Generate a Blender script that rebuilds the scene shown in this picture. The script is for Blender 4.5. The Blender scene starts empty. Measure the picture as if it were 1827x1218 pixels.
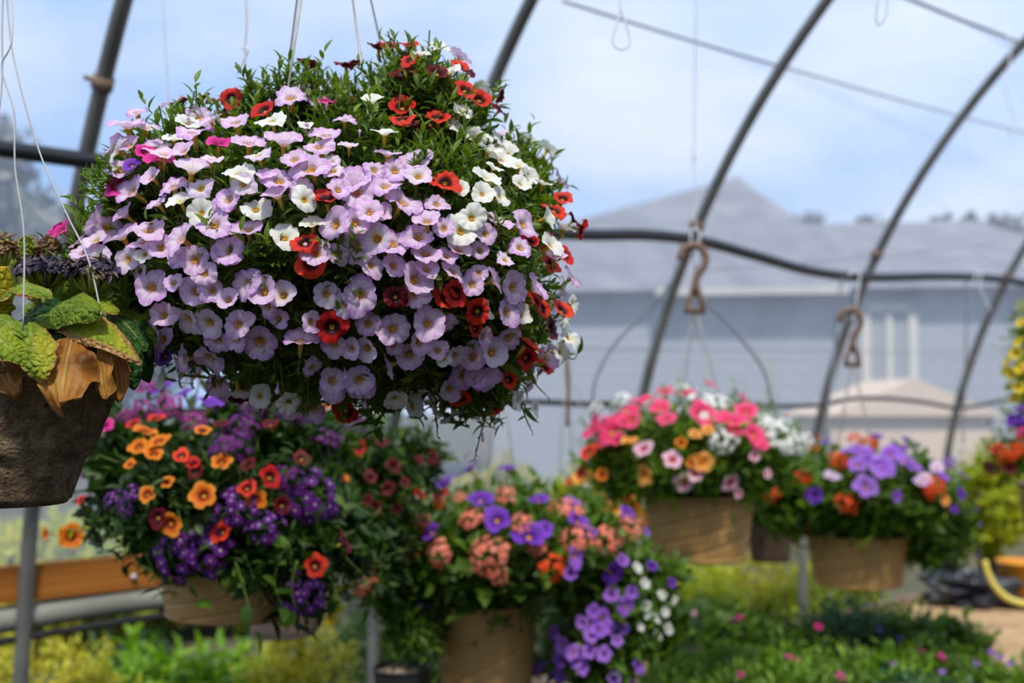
import bpy, math, random
import numpy as np
from mathutils import Vector, Matrix
random.seed(7)
RNG = np.random.default_rng(11)
PI = math.pi
SC = bpy.context.scene
COL = SC.collection

# ------------------------------------------------------------------ camera frame
FPX = 2030.0
PITCH = math.atan(106 / FPX)
AXIS = math.atan((3200 - 913.5) / FPX)
CAM = np.array([0, 0, 1.6])
FW = np.array([0, math.cos(PITCH), math.sin(PITCH)])
UP = np.array([0, -math.sin(PITCH), math.cos(PITCH)])
RT = np.array([1.0, 0, 0])
U = np.array([math.sin(AXIS), math.cos(AXIS), 0])      # along the tunnel
N = np.array([-math.cos(AXIS), math.sin(AXIS), 0])     # towards the side wall

def ray(x, y):
    return FW + RT * (x - 913.5) / FPX + UP * (609 - y) / FPX
def at(x, y, d):
    return CAM + ray(x, y) * d
def on_r(x, y, r):                                     # a point at distance r towards the wall
    q = ray(x, y)
    return CAM + q * (r / (q @ N))
def tun(t, r, z):
    return U * t + N * r + np.array([0, 0, z])
def unit(v):
    v = np.asarray(v, float)
    return v / (np.linalg.norm(v, axis=-1, keepdims=True) + 1e-12)

# ------------------------------------------------------------------ mesh collecting
class MB:
    def __init__(s):
        s.v, s.f, s.m, s.c, s.n = [], [], [], [], 0
    def add(s, T, R=None, t=None, rand=None, moff=0):
        """T = (V, F(-1 padded quads), M, C); R (K,3,3) or (3,3); t (K,3)"""
        V, F, M, C = T
        if R is None:
            R = np.eye(3)
        R = np.asarray(R, float)
        if R.ndim == 2:
            R = R[None]
        K = R.shape[0]
        t = np.zeros((K, 3)) if t is None else np.asarray(t, float).reshape(K, 3)
        W = np.einsum('kij,nj->kni', R, V) + t[:, None, :]
        nv = len(V)
        s.v.append(W.reshape(-1, 3))
        off = (np.arange(K) * nv + s.n)[:, None, None]
        FF = np.where(F[None] < 0, -1, F[None] + off)
        s.f.append(FF.reshape(-1, 4))
        s.m.append(np.tile(M + moff, K))
        CC = np.repeat(C[None], K, 0).copy()
        if rand is None:
            rand = RNG.random(K)
        CC[:, :, 2] = np.asarray(rand).reshape(K, 1)
        s.c.append(CC.reshape(-1, 4))
        s.n += K * nv
    def mesh(s, name, mats, smooth=True):
        me = bpy.data.meshes.new(name)
        if s.n:
            V = np.concatenate(s.v); F = np.concatenate(s.f); M = np.concatenate(s.m); C = np.concatenate(s.c)
            ln = np.where(F[:, 3] < 0, 3, 4)
            loops = F[F >= 0]
            me.vertices.add(len(V)); me.vertices.foreach_set('co', V.ravel().astype(np.float32))
            me.loops.add(len(loops)); me.loops.foreach_set('vertex_index', loops.astype(np.int32))
            me.polygons.add(len(F))
            st = np.concatenate([[0], np.cumsum(ln)[:-1]])
            me.polygons.foreach_set('loop_start', st.astype(np.int32))
            me.polygons.foreach_set('loop_total', ln.astype(np.int32))
            me.polygons.foreach_set('material_index', M.astype(np.int32))
            me.polygons.foreach_set('use_smooth', np.full(len(F), smooth))
            at_ = me.attributes.new('pc', 'FLOAT_COLOR', 'POINT')
            at_.data.foreach_set('color', C.ravel().astype(np.float32))
            me.update(calc_edges=True); me.validate()
        for m in (mats if isinstance(mats, (list, tuple)) else [mats]):
            me.materials.append(m)
        return me
    def obj(s, name, mats, parent=None, smooth=True):
        return link(name, s.mesh(name, mats, smooth), parent)

def link(name, data, parent=None, M=None):
    o = bpy.data.objects.new(name, data)
    COL.objects.link(o)
    if parent is not None:
        o.parent = parent
        if data is not None and M is None:          # world-space mesh under a moved Empty
            o.matrix_parent_inverse = root_inv(parent)
    if M is not None:
        o.matrix_basis = M
        if parent is not None:
            o.matrix_parent_inverse = root_inv(parent)
    return o
_W = {}
def root_inv(p):
    return _W.get(p.name, Matrix.Identity(4)).inverted()
def tag(o, label=None, cat=None, group=None, kind=None):
    if label: o['label'] = label
    if cat: o['category'] = cat
    if group: o['group'] = group
    if kind: o['kind'] = kind
    return o
def thing(name, loc, label, cat, group=None):
    o = bpy.data.objects.new(name, None)
    COL.objects.link(o)
    o.empty_display_size = 0.05
    o.location = tuple(float(a) for a in loc)
    _W[o.name] = Matrix.Translation(o.location)
    return tag(o, label, cat, group)
def mark(o, M):                                       # remember world matrix of a part that will carry sub-parts
    _W[o.name] = M

def grid_faces(nr, nc, wrap=False):
    F = []
    for i in range(nr - 1):
        for j in range(nc if wrap else nc - 1):
            a = i * nc + j; b = i * nc + (j + 1) % nc
            F.append((a, b, b + nc, a + nc))
    return F
def pack(V, F, M=0, C=None):
    V = np.asarray(V, float)
    F = np.array([tuple(q) + (-1,) * (4 - len(q)) for q in F], int)
    Mi = np.full(len(F), M) if np.isscalar(M) else np.asarray(M)
    if C is None:
        C = np.zeros((len(V), 4)); C[:, 3] = 1
    return V, F, Mi, np.asarray(C, float)
def join(*Ts):
    V, F, M, C, n = [], [], [], [], 0
    for T in Ts:
        V.append(T[0]); F.append(np.where(T[1] < 0, -1, T[1] + n)); M.append(T[2]); C.append(T[3]); n += len(T[0])
    return np.concatenate(V), np.concatenate(F), np.concatenate(M), np.concatenate(C)
def box(c, s, R=None, M=0):
    V = np.array([[x, y, z] for x in (-.5, .5) for y in (-.5, .5) for z in (-.5, .5)]) * np.asarray(s, float)
    if R is not None:
        V = V @ np.asarray(R).T
    V = V + np.asarray(c, float)
    F = [(0, 1, 3, 2), (4, 6, 7, 5), (0, 4, 5, 1), (2, 3, 7, 6), (0, 2, 6, 4), (1, 5, 7, 3)]
    # own verts per face so that smooth shading keeps hard corners
    VV, FF = [], []
    for q in F:
        FF.append(tuple(range(len(VV), len(VV) + 4))); VV += [V[i] for i in q]
    return pack(VV, FF, M)
def spline(pts, per=6):
    P = np.asarray(pts, float)
    if len(P) < 3:
        return P
    Q = np.vstack([2 * P[0] - P[1], P, 2 * P[-1] - P[-2]])
    out = []
    for i in range(1, len(Q) - 2):
        for k in range(per):
            s = k / per
            a, b, c, d = Q[i - 1], Q[i], Q[i + 1], Q[i + 2]
            out.append(.5 * (2 * b + (c - a) * s + (2 * a - 5 * b + 4 * c - d) * s * s + (3 * b - a - 3 * c + d) * s ** 3))
    out.append(P[-1])
    return np.array(out)
def tube(pts, r, seg=8, M=0, cap=True):
    P = np.asarray(pts, float); n = len(P)
    r = np.full(n, r) if np.isscalar(r) else np.asarray(r)
    T = unit(np.gradient(P, axis=0))
    a = np.array([0, 0, 1.0]) if abs(T[0][2]) < .9 else np.array([1.0, 0, 0])
    x = unit(np.cross(T[0], a))
    V = []
    for i in range(n):
        x = unit(x - T[i] * (x @ T[i])); y = np.cross(T[i], x)
        for k in range(seg):
            th = 2 * PI * k / seg
            V.append(P[i] + r[i] * (x * math.cos(th) + y * math.sin(th)))
    F = grid_faces(n, seg, True)
    if cap:
        V += [P[0], P[-1]]; e = n * seg
        F += [(e, (k + 1) % seg, k) for k in range(seg)]
        F += [(e + 1, (n - 1) * seg + k, (n - 1) * seg + (k + 1) % seg) for k in range(seg)]
    C = np.zeros((len(V), 4)); C[:, 3] = 1
    C[:n * seg, 0] = np.repeat(np.linspace(0, 1, n), seg)
    return pack(V, F, M, C)
def lathe(prof, seg=48, fr=None, M=0):
    V, F = [], []
    n = len(prof)
    for i, (r, z) in enumerate(prof):
        for k in range(seg):
            th = 2 * PI * k / seg
            rr = r if fr is None else r * fr(th, z, i)
            V.append((rr * math.cos(th), rr * math.sin(th), z))
    F = grid_faces(n, seg, True)
    return pack(V, F, M)

# ------------------------------------------------------------------ materials
def new_mat(name):
    m = bpy.data.materials.new(name); m.use_nodes = True
    nt = m.node_tree; nt.nodes.clear()
    return m, nt, nt.nodes, nt.links
def nd(ns, t, **k):
    n = ns.new(t)
    for a, b in k.items():
        setattr(n, a, b)
    return n
def ramp(ns, stops):
    r = ns.new('ShaderNodeValToRGB'); e = r.color_ramp.elements
    e[0].position, e[0].color = stops[0][0], (*stops[0][1], 1)
    e[1].position, e[1].color = stops[-1][0], (*stops[-1][1], 1)
    for p, c in stops[1:-1]:
        x = e.new(p); x.color = (*c, 1)
    return r
def surf(ns, ls, col, trans=0.0, rough=.6, spec=.3, tcol=None, bump=None, metal=0):
    b = nd(ns, 'ShaderNodeBsdfPrincipled')
    b.inputs['Roughness'].default_value = rough
    b.inputs['Specular IOR Level'].default_value = spec
    b.inputs['Metallic'].default_value = metal
    ls.new(col, b.inputs['Base Color'])
    if bump is not None:
        ls.new(bump, b.inputs['Normal'])
    out = nd(ns, 'ShaderNodeOutputMaterial')
    if trans > 0:
        t = nd(ns, 'ShaderNodeBsdfTranslucent'); ls.new(tcol if tcol is not None else col, t.inputs['Color'])
        mx = nd(ns, 'ShaderNodeMixShader'); mx.inputs[0].default_value = trans
        ls.new(b.outputs[0], mx.inputs[1]); ls.new(t.outputs[0], mx.inputs[2]); ls.new(mx.outputs[0], out.inputs[0])
    else:
        ls.new(b.outputs[0], out.inputs[0])
    return b
def simple(name, a, b=None, scale=20, rough=.6, spec=.3, metal=0, bump=0, trans=0, detail=4):
    m, nt, ns, ls = new_mat(name)
    tc = nd(ns, 'ShaderNodeTexCoord')
    nz = nd(ns, 'ShaderNodeTexNoise'); nz.inputs['Scale'].default_value = scale; nz.inputs['Detail'].default_value = detail
    ls.new(tc.outputs['Object'], nz.inputs['Vector'])
    r = ramp(ns, [(.35, a), (.65, b or a)]); ls.new(nz.outputs['Fac'], r.inputs[0])
    bo = None
    if bump:
        bp = nd(ns, 'ShaderNodeBump'); bp.inputs['Strength'].default_value = bump; bp.inputs['Distance'].default_value = .01
        ls.new(nz.outputs['Fac'], bp.inputs['Height']); bo = bp.outputs[0]
    surf(ns, ls, r.outputs[0], trans, rough, spec, bump=bo, metal=metal)
    return m
def petal(name, A, B=None, vein=None, vr=.4, streak=0.0, trans=.38):
    """A, B: ramps over the radius, mixed per flower; vein: colour of the radial lines; streak: pale mottling"""
    m, nt, ns, ls = new_mat(name)
    at_ = nd(ns, 'ShaderNodeAttribute', attribute_name='pc')
    sp = nd(ns, 'ShaderNodeSeparateColor'); ls.new(at_.outputs['Color'], sp.inputs[0])
    oi = nd(ns, 'ShaderNodeObjectInfo')
    ad = nd(ns, 'ShaderNodeMath', operation='ADD'); ls.new(sp.outputs[2], ad.inputs[0]); ls.new(oi.outputs['Random'], ad.inputs[1])
    fr = nd(ns, 'ShaderNodeMath', operation='FRACT'); ls.new(ad.outputs[0], fr.inputs[0])
    ra = ramp(ns, A); ls.new(sp.outputs[0], ra.inputs[0])
    col = ra.outputs[0]
    if B:
        rb = ramp(ns, B); ls.new(sp.outputs[0], rb.inputs[0])
        mx = nd(ns, 'ShaderNodeMix', data_type='RGBA'); ls.new(fr.outputs[0], mx.inputs[0])
        ls.new(col, mx.inputs[6]); ls.new(rb.outputs[0], mx.inputs[7]); col = mx.outputs[2]
    if streak:
        cv = nd(ns, 'ShaderNodeCombineXYZ')
        m1 = nd(ns, 'ShaderNodeMath', operation='MULTIPLY'); m1.inputs[1].default_value = 34; ls.new(sp.outputs[1], m1.inputs[0])
        m2 = nd(ns, 'ShaderNodeMath', operation='MULTIPLY'); m2.inputs[1].default_value = 3.4; ls.new(sp.outputs[0], m2.inputs[0])
        m3 = nd(ns, 'ShaderNodeMath', operation='MULTIPLY'); m3.inputs[1].default_value = 40; ls.new(fr.outputs[0], m3.inputs[0])
        ls.new(m1.outputs[0], cv.inputs[0]); ls.new(m2.outputs[0], cv.inputs[1]); ls.new(m3.outputs[0], cv.inputs[2])
        nz = nd(ns, 'ShaderNodeTexNoise'); nz.inputs['Scale'].default_value = 1.0; nz.inputs['Detail'].default_value = 3
        ls.new(cv.outputs[0], nz.inputs['Vector'])
        rr = ramp(ns, [(.42, (0, 0, 0)), (.62, (1, 1, 1))]); ls.new(nz.outputs['Fac'], rr.inputs[0])
        ms = nd(ns, 'ShaderNodeMath', operation='MULTIPLY'); ms.inputs[1].default_value = streak; ls.new(rr.outputs[0], ms.inputs[0])
        mx = nd(ns, 'ShaderNodeMix', data_type='RGBA'); ls.new(ms.outputs[0], mx.inputs[0])
        ls.new(col, mx.inputs[6]); mx.inputs[7].default_value = (.88, .82, .9, 1); col = mx.outputs[2]
    if vein:
        w = nd(ns, 'ShaderNodeMath', operation='MULTIPLY'); w.inputs[1].default_value = 2 * PI * 5; ls.new(sp.outputs[1], w.inputs[0])
        c = nd(ns, 'ShaderNodeMath', operation='COSINE'); ls.new(w.outputs[0], c.inputs[0])
        r1 = ramp(ns, [(.93, (0, 0, 0)), (.995, (1, 1, 1))]); ls.new(c.outputs[0], r1.inputs[0])
        r2 = ramp(ns, [(.2, (1, 1, 1)), (vr + .3, (0, 0, 0))]); ls.new(sp.outputs[0], r2.inputs[0])
        mm = nd(ns, 'ShaderNodeMath', operation='MULTIPLY'); ls.new(r1.outputs[0], mm.inputs[0]); ls.new(r2.outputs[0], mm.inputs[1])
        m4 = nd(ns, 'ShaderNodeMath', operation='MULTIPLY'); m4.inputs[1].default_value = .75; ls.new(mm.outputs[0], m4.inputs[0])
        mx = nd(ns, 'ShaderNodeMix', data_type='RGBA'); ls.new(m4.outputs[0], mx.inputs[0])
        ls.new(col, mx.inputs[6]); mx.inputs[7].default_value = (*vein, 1); col = mx.outputs[2]
    surf(ns, ls, col, trans, .55, .2)
    return m
def leafm(name, cols, trans=.35, rough=.45, spec=.35, pos=None):
    m, nt, ns, ls = new_mat(name)
    at_ = nd(ns, 'ShaderNodeAttribute', attribute_name='pc')
    sp = nd(ns, 'ShaderNodeSeparateColor'); ls.new(at_.outputs['Color'], sp.inputs[0])
    k = len(cols)
    r = ramp(ns, [((pos[i] if pos else i / (k - 1)), c) for i, c in enumerate(cols)]); ls.new(sp.outputs[2], r.inputs[0])
    hs = nd(ns, 'ShaderNodeHueSaturation'); hs.inputs['Value'].default_value = 1.25; hs.inputs['Saturation'].default_value = 1.1
    ls.new(r.outputs[0], hs.inputs['Color'])
    surf(ns, ls, r.outputs[0], trans, rough, spec, tcol=hs.outputs[0])
    return m

M = {}
M['lilac'] = petal('lilac_petal',
    [(.16, (.66, .34, .02)), (.25, (.74, .50, .04)), (.29, (.42, .16, .26)), (.40, (.84, .62, .80)), (.56, (.84, .62, .83)), (.78, (.66, .34, .76)), (1, (.50, .18, .68))],
    [(.16, (.62, .28, .02)), (.24, (.66, .36, .06)), (.29, (.56, .22, .40)), (.42, (.84, .60, .78)), (.75, (.82, .54, .80)), (1, (.74, .44, .78))],
    vein=(.34, .10, .42), vr=.6, streak=.55)
M['lilac_pale'] = petal('pale_lilac_petal',
    [(.16, (.66, .34, .03)), (.24, (.66, .36, .06)), (.29, (.70, .40, .50)), (.5, (.90, .76, .86)), (1, (.84, .62, .82))],
    [(.16, (.60, .34, .02)), (.24, (.74, .56, .05)), (.30, (.84, .78, .40)), (.5, (.86, .82, .88)), (1, (.62, .36, .76))],
    vein=(.45, .20, .50), vr=.5, streak=.35)
M['white'] = petal('white_petal', [(.16, (.62, .42, .02)), (.24, (.74, .66, .12)), (.32, (.82, .84, .66)), (.5, (.85, .85, .81)), (1, (.86, .86, .83))],
    [(.14, (.72, .70, .34)), (.3, (.82, .82, .72)), (1, (.84, .84, .78))], trans=.35)
M['red'] = petal('red_petal', [(.15, (.05, .006, .006)), (.36, (.035, .004, .006)), (.5, (.42, .01, .008)), (.62, (.82, .05, .012)), (1, (.84, .07, .022))],
    [(.15, (.05, .006, .006)), (.42, (.03, .004, .006)), (.58, (.50, .012, .01)), (1, (.62, .018, .02))], trans=.3)
M['dark_red'] = petal('dark_red_petal', [(.15, (.03, .004, .006)), (.5, (.05, .005, .008)), (1, (.22, .008, .018))],
    [(.15, (.03, .004, .006)), (.5, (.05, .004, .008)), (1, (.20, .006, .014))], trans=.25)
M['magenta'] = petal('magenta_petal', [(.15, (.22, .0, .06)), (.35, (.42, .01, .15)), (1, (.82, .05, .34))], vein=(.3, 0, .1), trans=.3)
M['violet'] = petal('violet_petal', [(.15, (.05, .01, .10)), (.35, (.10, .02, .28)), (1, (.20, .04, .52))],
    [(.15, (.04, .01, .09)), (.35, (.14, .03, .36)), (1, (.27, .08, .60))], vein=(.05, .01, .15), trans=.3)
M['bright_violet'] = petal('bright_violet_petal', [(.15, (.12, .04, .16)), (.3, (.26, .07, .50)), (1, (.32, .11, .72))],
    [(.15, (.15, .06, .20)), (.3, (.36, .14, .60)), (1, (.46, .22, .78))], trans=.35)
M['orange'] = petal('orange_petal', [(.15, (.10, .008, .004)), (.38, (.16, .01, .004)), (.55, (.62, .09, .008)), (.8, (.85, .25, .015)), (1, (.88, .40, .06))],
    [(.15, (.10, .01, .004)), (.3, (.3, .03, .005)), (.5, (.78, .16, .008)), (1, (.85, .28, .012))], trans=.35)
M['apricot'] = petal('apricot_petal', [(.15, (.5, .15, .01)), (.4, (.85, .33, .04)), (1, (.88, .42, .13))], trans=.35)
M['pink'] = petal('coral_pink_petal', [(.15, (.45, .01, .06)), (.35, (.75, .03, .12)), (1, (.88, .075, .19))],
    [(.15, (.45, .01, .06)), (.35, (.78, .04, .14)), (1, (.86, .11, .25))], trans=.3)
M['pale_pink'] = petal('pale_pink_petal', [(.15, (.25, .0, .04)), (.34, (.55, .04, .14)), (.5, (.82, .40, .52)), (1, (.86, .56, .64))], trans=.3)
M['yellow'] = petal('yellow_petal', [(.15, (.4, .15, .01)), (.4, (.80, .55, .02)), (1, (.82, .66, .05))], trans=.35)
M['throat'] = simple('yellow_throat', (.70, .40, .03), (.74, .52, .08), 200, .5, trans=.3)
M['deep_throat'] = simple('golden_brown_throat', (.42, .16, .015), (.6, .30, .03), 300, .5)
M['calyx'] = simple('green_calyx', (.10, .20, .03), (.16, .28, .05), 200, .5, trans=.2)
M['verb_purple'] = petal('purple_verbena_petal', [(.16, (.80, .74, .60)), (.22, (.10, .012, .17)), (1, (.11, .016, .20))],
    [(.16, (.80, .74, .60)), (.22, (.12, .014, .18)), (1, (.16, .022, .27))], trans=.25)
M['verb_dark'] = petal('dark_purple_verbena_petal', [(.1, (.12, .03, .12)), (1, (.06, .008, .10))], [(.1, (.14, .02, .12)), (1, (.12, .01, .16))], trans=.2)
M['verb_magenta'] = petal('magenta_verbena_petal', [(.15, (.35, .12, .2)), (.25, (.24, .02, .14)), (1, (.26, .02, .16))], [(.1, (.3, .05, .2)), (1, (.38, .04, .30))], trans=.25)
M['verb_coral'] = petal('coral_verbena_petal', [(.14, (.85, .5, .3)), (.22, (.84, .22, .14)), (1, (.88, .38, .28))],
    [(.14, (.8, .4, .2)), (.22, (.84, .14, .08)), (1, (.86, .24, .16))], trans=.3)
M['verb_red'] = petal('orange_red_verbena_petal', [(.14, (.7, .3, .05)), (.22, (.75, .05, .01)), (1, (.85, .085, .015))], trans=.3)
M['verb_white'] = petal('white_verbena_petal', [(.1, (.70, .74, .40)), (.25, (.84, .84, .80)), (1, (.86, .86, .84))], trans=.3)
M['leaf'] = leafm('calibrachoa_leaf', [(.045, .085, .010), (.085, .15, .015), (.15, .24, .025), (.24, .34, .05)], pos=[0, .4, .8, 1])
M['leaf_mid'] = leafm('verbena_leaf', [(.03, .068, .008), (.065, .135, .012), (.13, .24, .02), (.23, .36, .04)], pos=[0, .4, .8, 1])
M['leaf_dark'] = leafm('painted_shade_leaf', [(.014, .036, .006), (.028, .068, .009), (.06, .13, .015), (.16, .27, .03)], pos=[0, .5, .85, 1])  # albedo lowered: the shade on the dark baskets is put into the leaf colour
M['leaf_bright'] = leafm('bright_green_leaf', [(.05, .12, .010), (.11, .24, .015), (.24, .40, .025), (.40, .55, .07)], pos=[0, .4, .8, 1], trans=.4)
M['leaf_yellow'] = leafm('golden_leaf', [(.16, .18, .01), (.36, .34, .015), (.52, .47, .04), (.62, .60, .18)], pos=[0, .35, .75, 1], trans=.4)
M['leaf_lime'] = leafm('lime_leaf', [(.15, .22, .01), (.33, .40, .014), (.54, .56, .03), (.64, .62, .10)], pos=[0, .4, .8, 1], trans=.4)
M['leaf_blue'] = leafm('blue_green_leaf', [(.03, .08, .035), (.05, .12, .05), (.09, .18, .06), (.16, .28, .09)], pos=[0, .4, .8, 1])
M['stem'] = simple('plant_stem', (.10, .18, .03), (.16, .24, .05), 60)
M['woody'] = simple('woody_stem', (.20, .14, .08), (.32, .24, .14), 60)
M['dried'] = simple('dried_strand', (.10, .05, .02), (.24, .14, .05), 90)
M['pot_tan'] = simple('tan_plastic', (.44, .245, .080), (.50, .285, .10), 9, .5, .35)
M['pot_brown'] = simple('taupe_plastic', (.24, .165, .13), (.28, .20, .15), 9, .5, .3)
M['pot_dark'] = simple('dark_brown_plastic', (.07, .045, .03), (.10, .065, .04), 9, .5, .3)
M['pot_black'] = simple('black_nursery_plastic', (.018, .019, .022), (.03, .031, .035), 9, .45, .4)
M['soil'] = simple('potting_soil', (.035, .022, .014), (.07, .045, .03), 90, .9, .1, bump=.6)
M['gritty'] = simple('pale_grit_soil', (.30, .22, .15), (.45, .35, .25), 90, .9, .1, bump=.6)
M['wire'] = simple('grey_wire', (.22, .20, .17), (.30, .27, .23), 40, .4, .5, metal=.4)
M['brown_plastic'] = simple('brown_hook_plastic', (.15, .09, .06), (.20, .125, .085), 30, .5)
M['white_wire'] = simple('white_coated_wire', (.72, .74, .76), (.78, .80, .82), 30, .4)
M['string'] = simple('clear_string', (.55, .55, .56), (.65, .65, .66), 30, .4)
M['galv'] = simple('galvanised_tube', (.17, .17, .155), (.25, .25, .23), 6, .45, .5, metal=.55)
M['rust'] = simple('rusty_band', (.16, .10, .06), (.28, .20, .14), 60, .8)
M['blackpipe'] = simple('black_poly_pipe', (.012, .013, .016), (.02, .021, .025), 10, .38, .5)
M['drip'] = simple('grey_drip_tube', (.10, .10, .11), (.14, .14, .15), 10, .5, .4)
M['wood'] = None
M['curtain'] = simple('grey_rolled_film', (.20, .20, .165), (.32, .32, .27), 3, .6, .2)
M['trim_black'] = simple('dark_rubber', (.015, .015, .016), (.025, .025, .026), 10, .5)
M['bolt'] = simple('zinc_bolt', (.5, .5, .5), (.6, .6, .6), 30, .35, .5, metal=.8)
M['siding'] = None
M['roofing'] = simple('grey_shingles', (.15, .155, .18), (.21, .215, .24), 2, .9)
M['paint'] = simple('cream_paint', (.58, .55, .49), (.62, .59, .53), 2, .6)
M['pane'] = simple('window_pane', (.26, .28, .31), (.32, .34, .36), 1, .3, .4)
M['tanwall'] = simple('tan_boards', (.58, .45, .34), (.64, .50, .38), 1.5, .8)
M['bark'] = simple('tree_bark', (.08, .06, .045), (.12, .09, .07), 8, .9)
M['crown'] = simple('far_tree_crown', (.15, .17, .16), (.23, .24, .22), 1.2, .9, detail=8)
M['bucket'] = simple('orange_plastic', (.72, .28, .02), (.76, .33, .03), 6, .45, .4)
M['yellow_hose'] = simple('yellow_hose_plastic', (.70, .60, .09), (.76, .66, .14), 6, .4, .4)
M['black_sheet'] = simple('black_plastic_sheet', (.015, .017, .022), (.04, .045, .055), 8, .3, .5)
M['bench_tan'] = simple('sandy_bench_top', (.40, .25, .13), (.52, .34, .18), 14, .9, bump=.3)
M['bench_wood'] = simple('weathered_bench_wood', (.20, .15, .10), (.28, .21, .14), 12, .8)

def wood_mat(name, a, b, sc):
    m, nt, ns, ls = new_mat(name)
    tc = nd(ns, 'ShaderNodeTexCoord'); mp = nd(ns, 'ShaderNodeMapping'); mp.inputs['Scale'].default_value = sc
    mp.inputs['Rotation'].default_value = (0, 0, -(PI / 2 - AXIS))
    nz = nd(ns, 'ShaderNodeTexNoise'); nz.inputs['Scale'].default_value = 1; nz.inputs['Detail'].default_value = 6
    ls.new(tc.outputs['Object'], mp.inputs[0]); ls.new(mp.outputs[0], nz.inputs['Vector'])
    r = ramp(ns, [(.35, a), (.65, b)]); ls.new(nz.outputs['Fac'], r.inputs[0])
    surf(ns, ls, r.outputs[0], 0, .7, .2)
    return m
M['wood'] = wood_mat('treated_board', (.25, .085, .013), (.37, .135, .022), (1.5, 1.5, 60))

def siding_mat():
    m, nt, ns, ls = new_mat('blue_grey_siding')
    tc = nd(ns, 'ShaderNodeTexCoord'); sx = nd(ns, 'ShaderNodeSeparateXYZ'); ls.new(tc.outputs['Object'], sx.inputs[0])
    mu = nd(ns, 'ShaderNodeMath', operation='MULTIPLY'); mu.inputs[1].default_value = 5.0; ls.new(sx.outputs[2], mu.inputs[0])
    fr = nd(ns, 'ShaderNodeMath', operation='FRACT'); ls.new(mu.outputs[0], fr.inputs[0])
    r = ramp(ns, [(0, (.20, .22, .25)), (.12, (.30, .32, .36)), (1, (.32, .345, .385))]); ls.new(fr.outputs[0], r.inputs[0])
    surf(ns, ls, r.outputs[0], 0, .7, .2)
    return m
M['siding'] = siding_mat()

def film_mat(name='greenhouse_film', shade=False):
    m, nt, ns, ls = new_mat(name)
    tc = nd(ns, 'ShaderNodeTexCoord')
    mp = nd(ns, 'ShaderNodeMapping'); mp.inputs['Scale'].default_value = (2.2, 2.2, .35)
    ls.new(tc.outputs['Object'], mp.inputs[0])
    nz = nd(ns, 'ShaderNodeTexNoise'); nz.inputs['Scale'].default_value = 1.2; nz.inputs['Detail'].default_value = 5
    ls.new(mp.outputs[0], nz.inputs['Vector'])
    mr = nd(ns, 'ShaderNodeMapRange'); mr.inputs[1].default_value = .3; mr.inputs[2].default_value = .75
    mr.inputs[3].default_value = .68 if shade else FILM_LO; mr.inputs[4].default_value = .74 if shade else FILM_HI
    ls.new(nz.outputs['Fac'], mr.inputs[0])
    tp = nd(ns, 'ShaderNodeBsdfTransparent'); tp.inputs[0].default_value = (.95, .96, .97, 1)
    tl = nd(ns, 'ShaderNodeBsdfTranslucent'); tl.inputs[0].default_value = (.90, .89, .93, 1)
    if shade: tl.inputs[0].default_value = (.04, .045, .04, 1)
    df = nd(ns, 'ShaderNodeBsdfDiffuse'); df.inputs[0].default_value = (.05, .055, .05, 1) if shade else (.8, .82, .86, 1)
    mi = nd(ns, 'ShaderNodeMixShader'); mi.inputs[0].default_value = .2
    ls.new(tl.outputs[0], mi.inputs[1]); ls.new(df.outputs[0], mi.inputs[2])
    mx = nd(ns, 'ShaderNodeMixShader'); ls.new(mr.outputs[0], mx.inputs[0])
    ls.new(tp.outputs[0], mx.inputs[1]); ls.new(mi.outputs[0], mx.inputs[2])
    out = nd(ns, 'ShaderNodeOutputMaterial'); ls.new(mx.outputs[0], out.inputs[0])
    return m
FILM_LO, FILM_HI = .26, .37
M['film'] = film_mat(); M['shade'] = film_mat('fill_blocking_film', True)  # second film is an added dark layer that blocks fill from behind the camera

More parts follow.
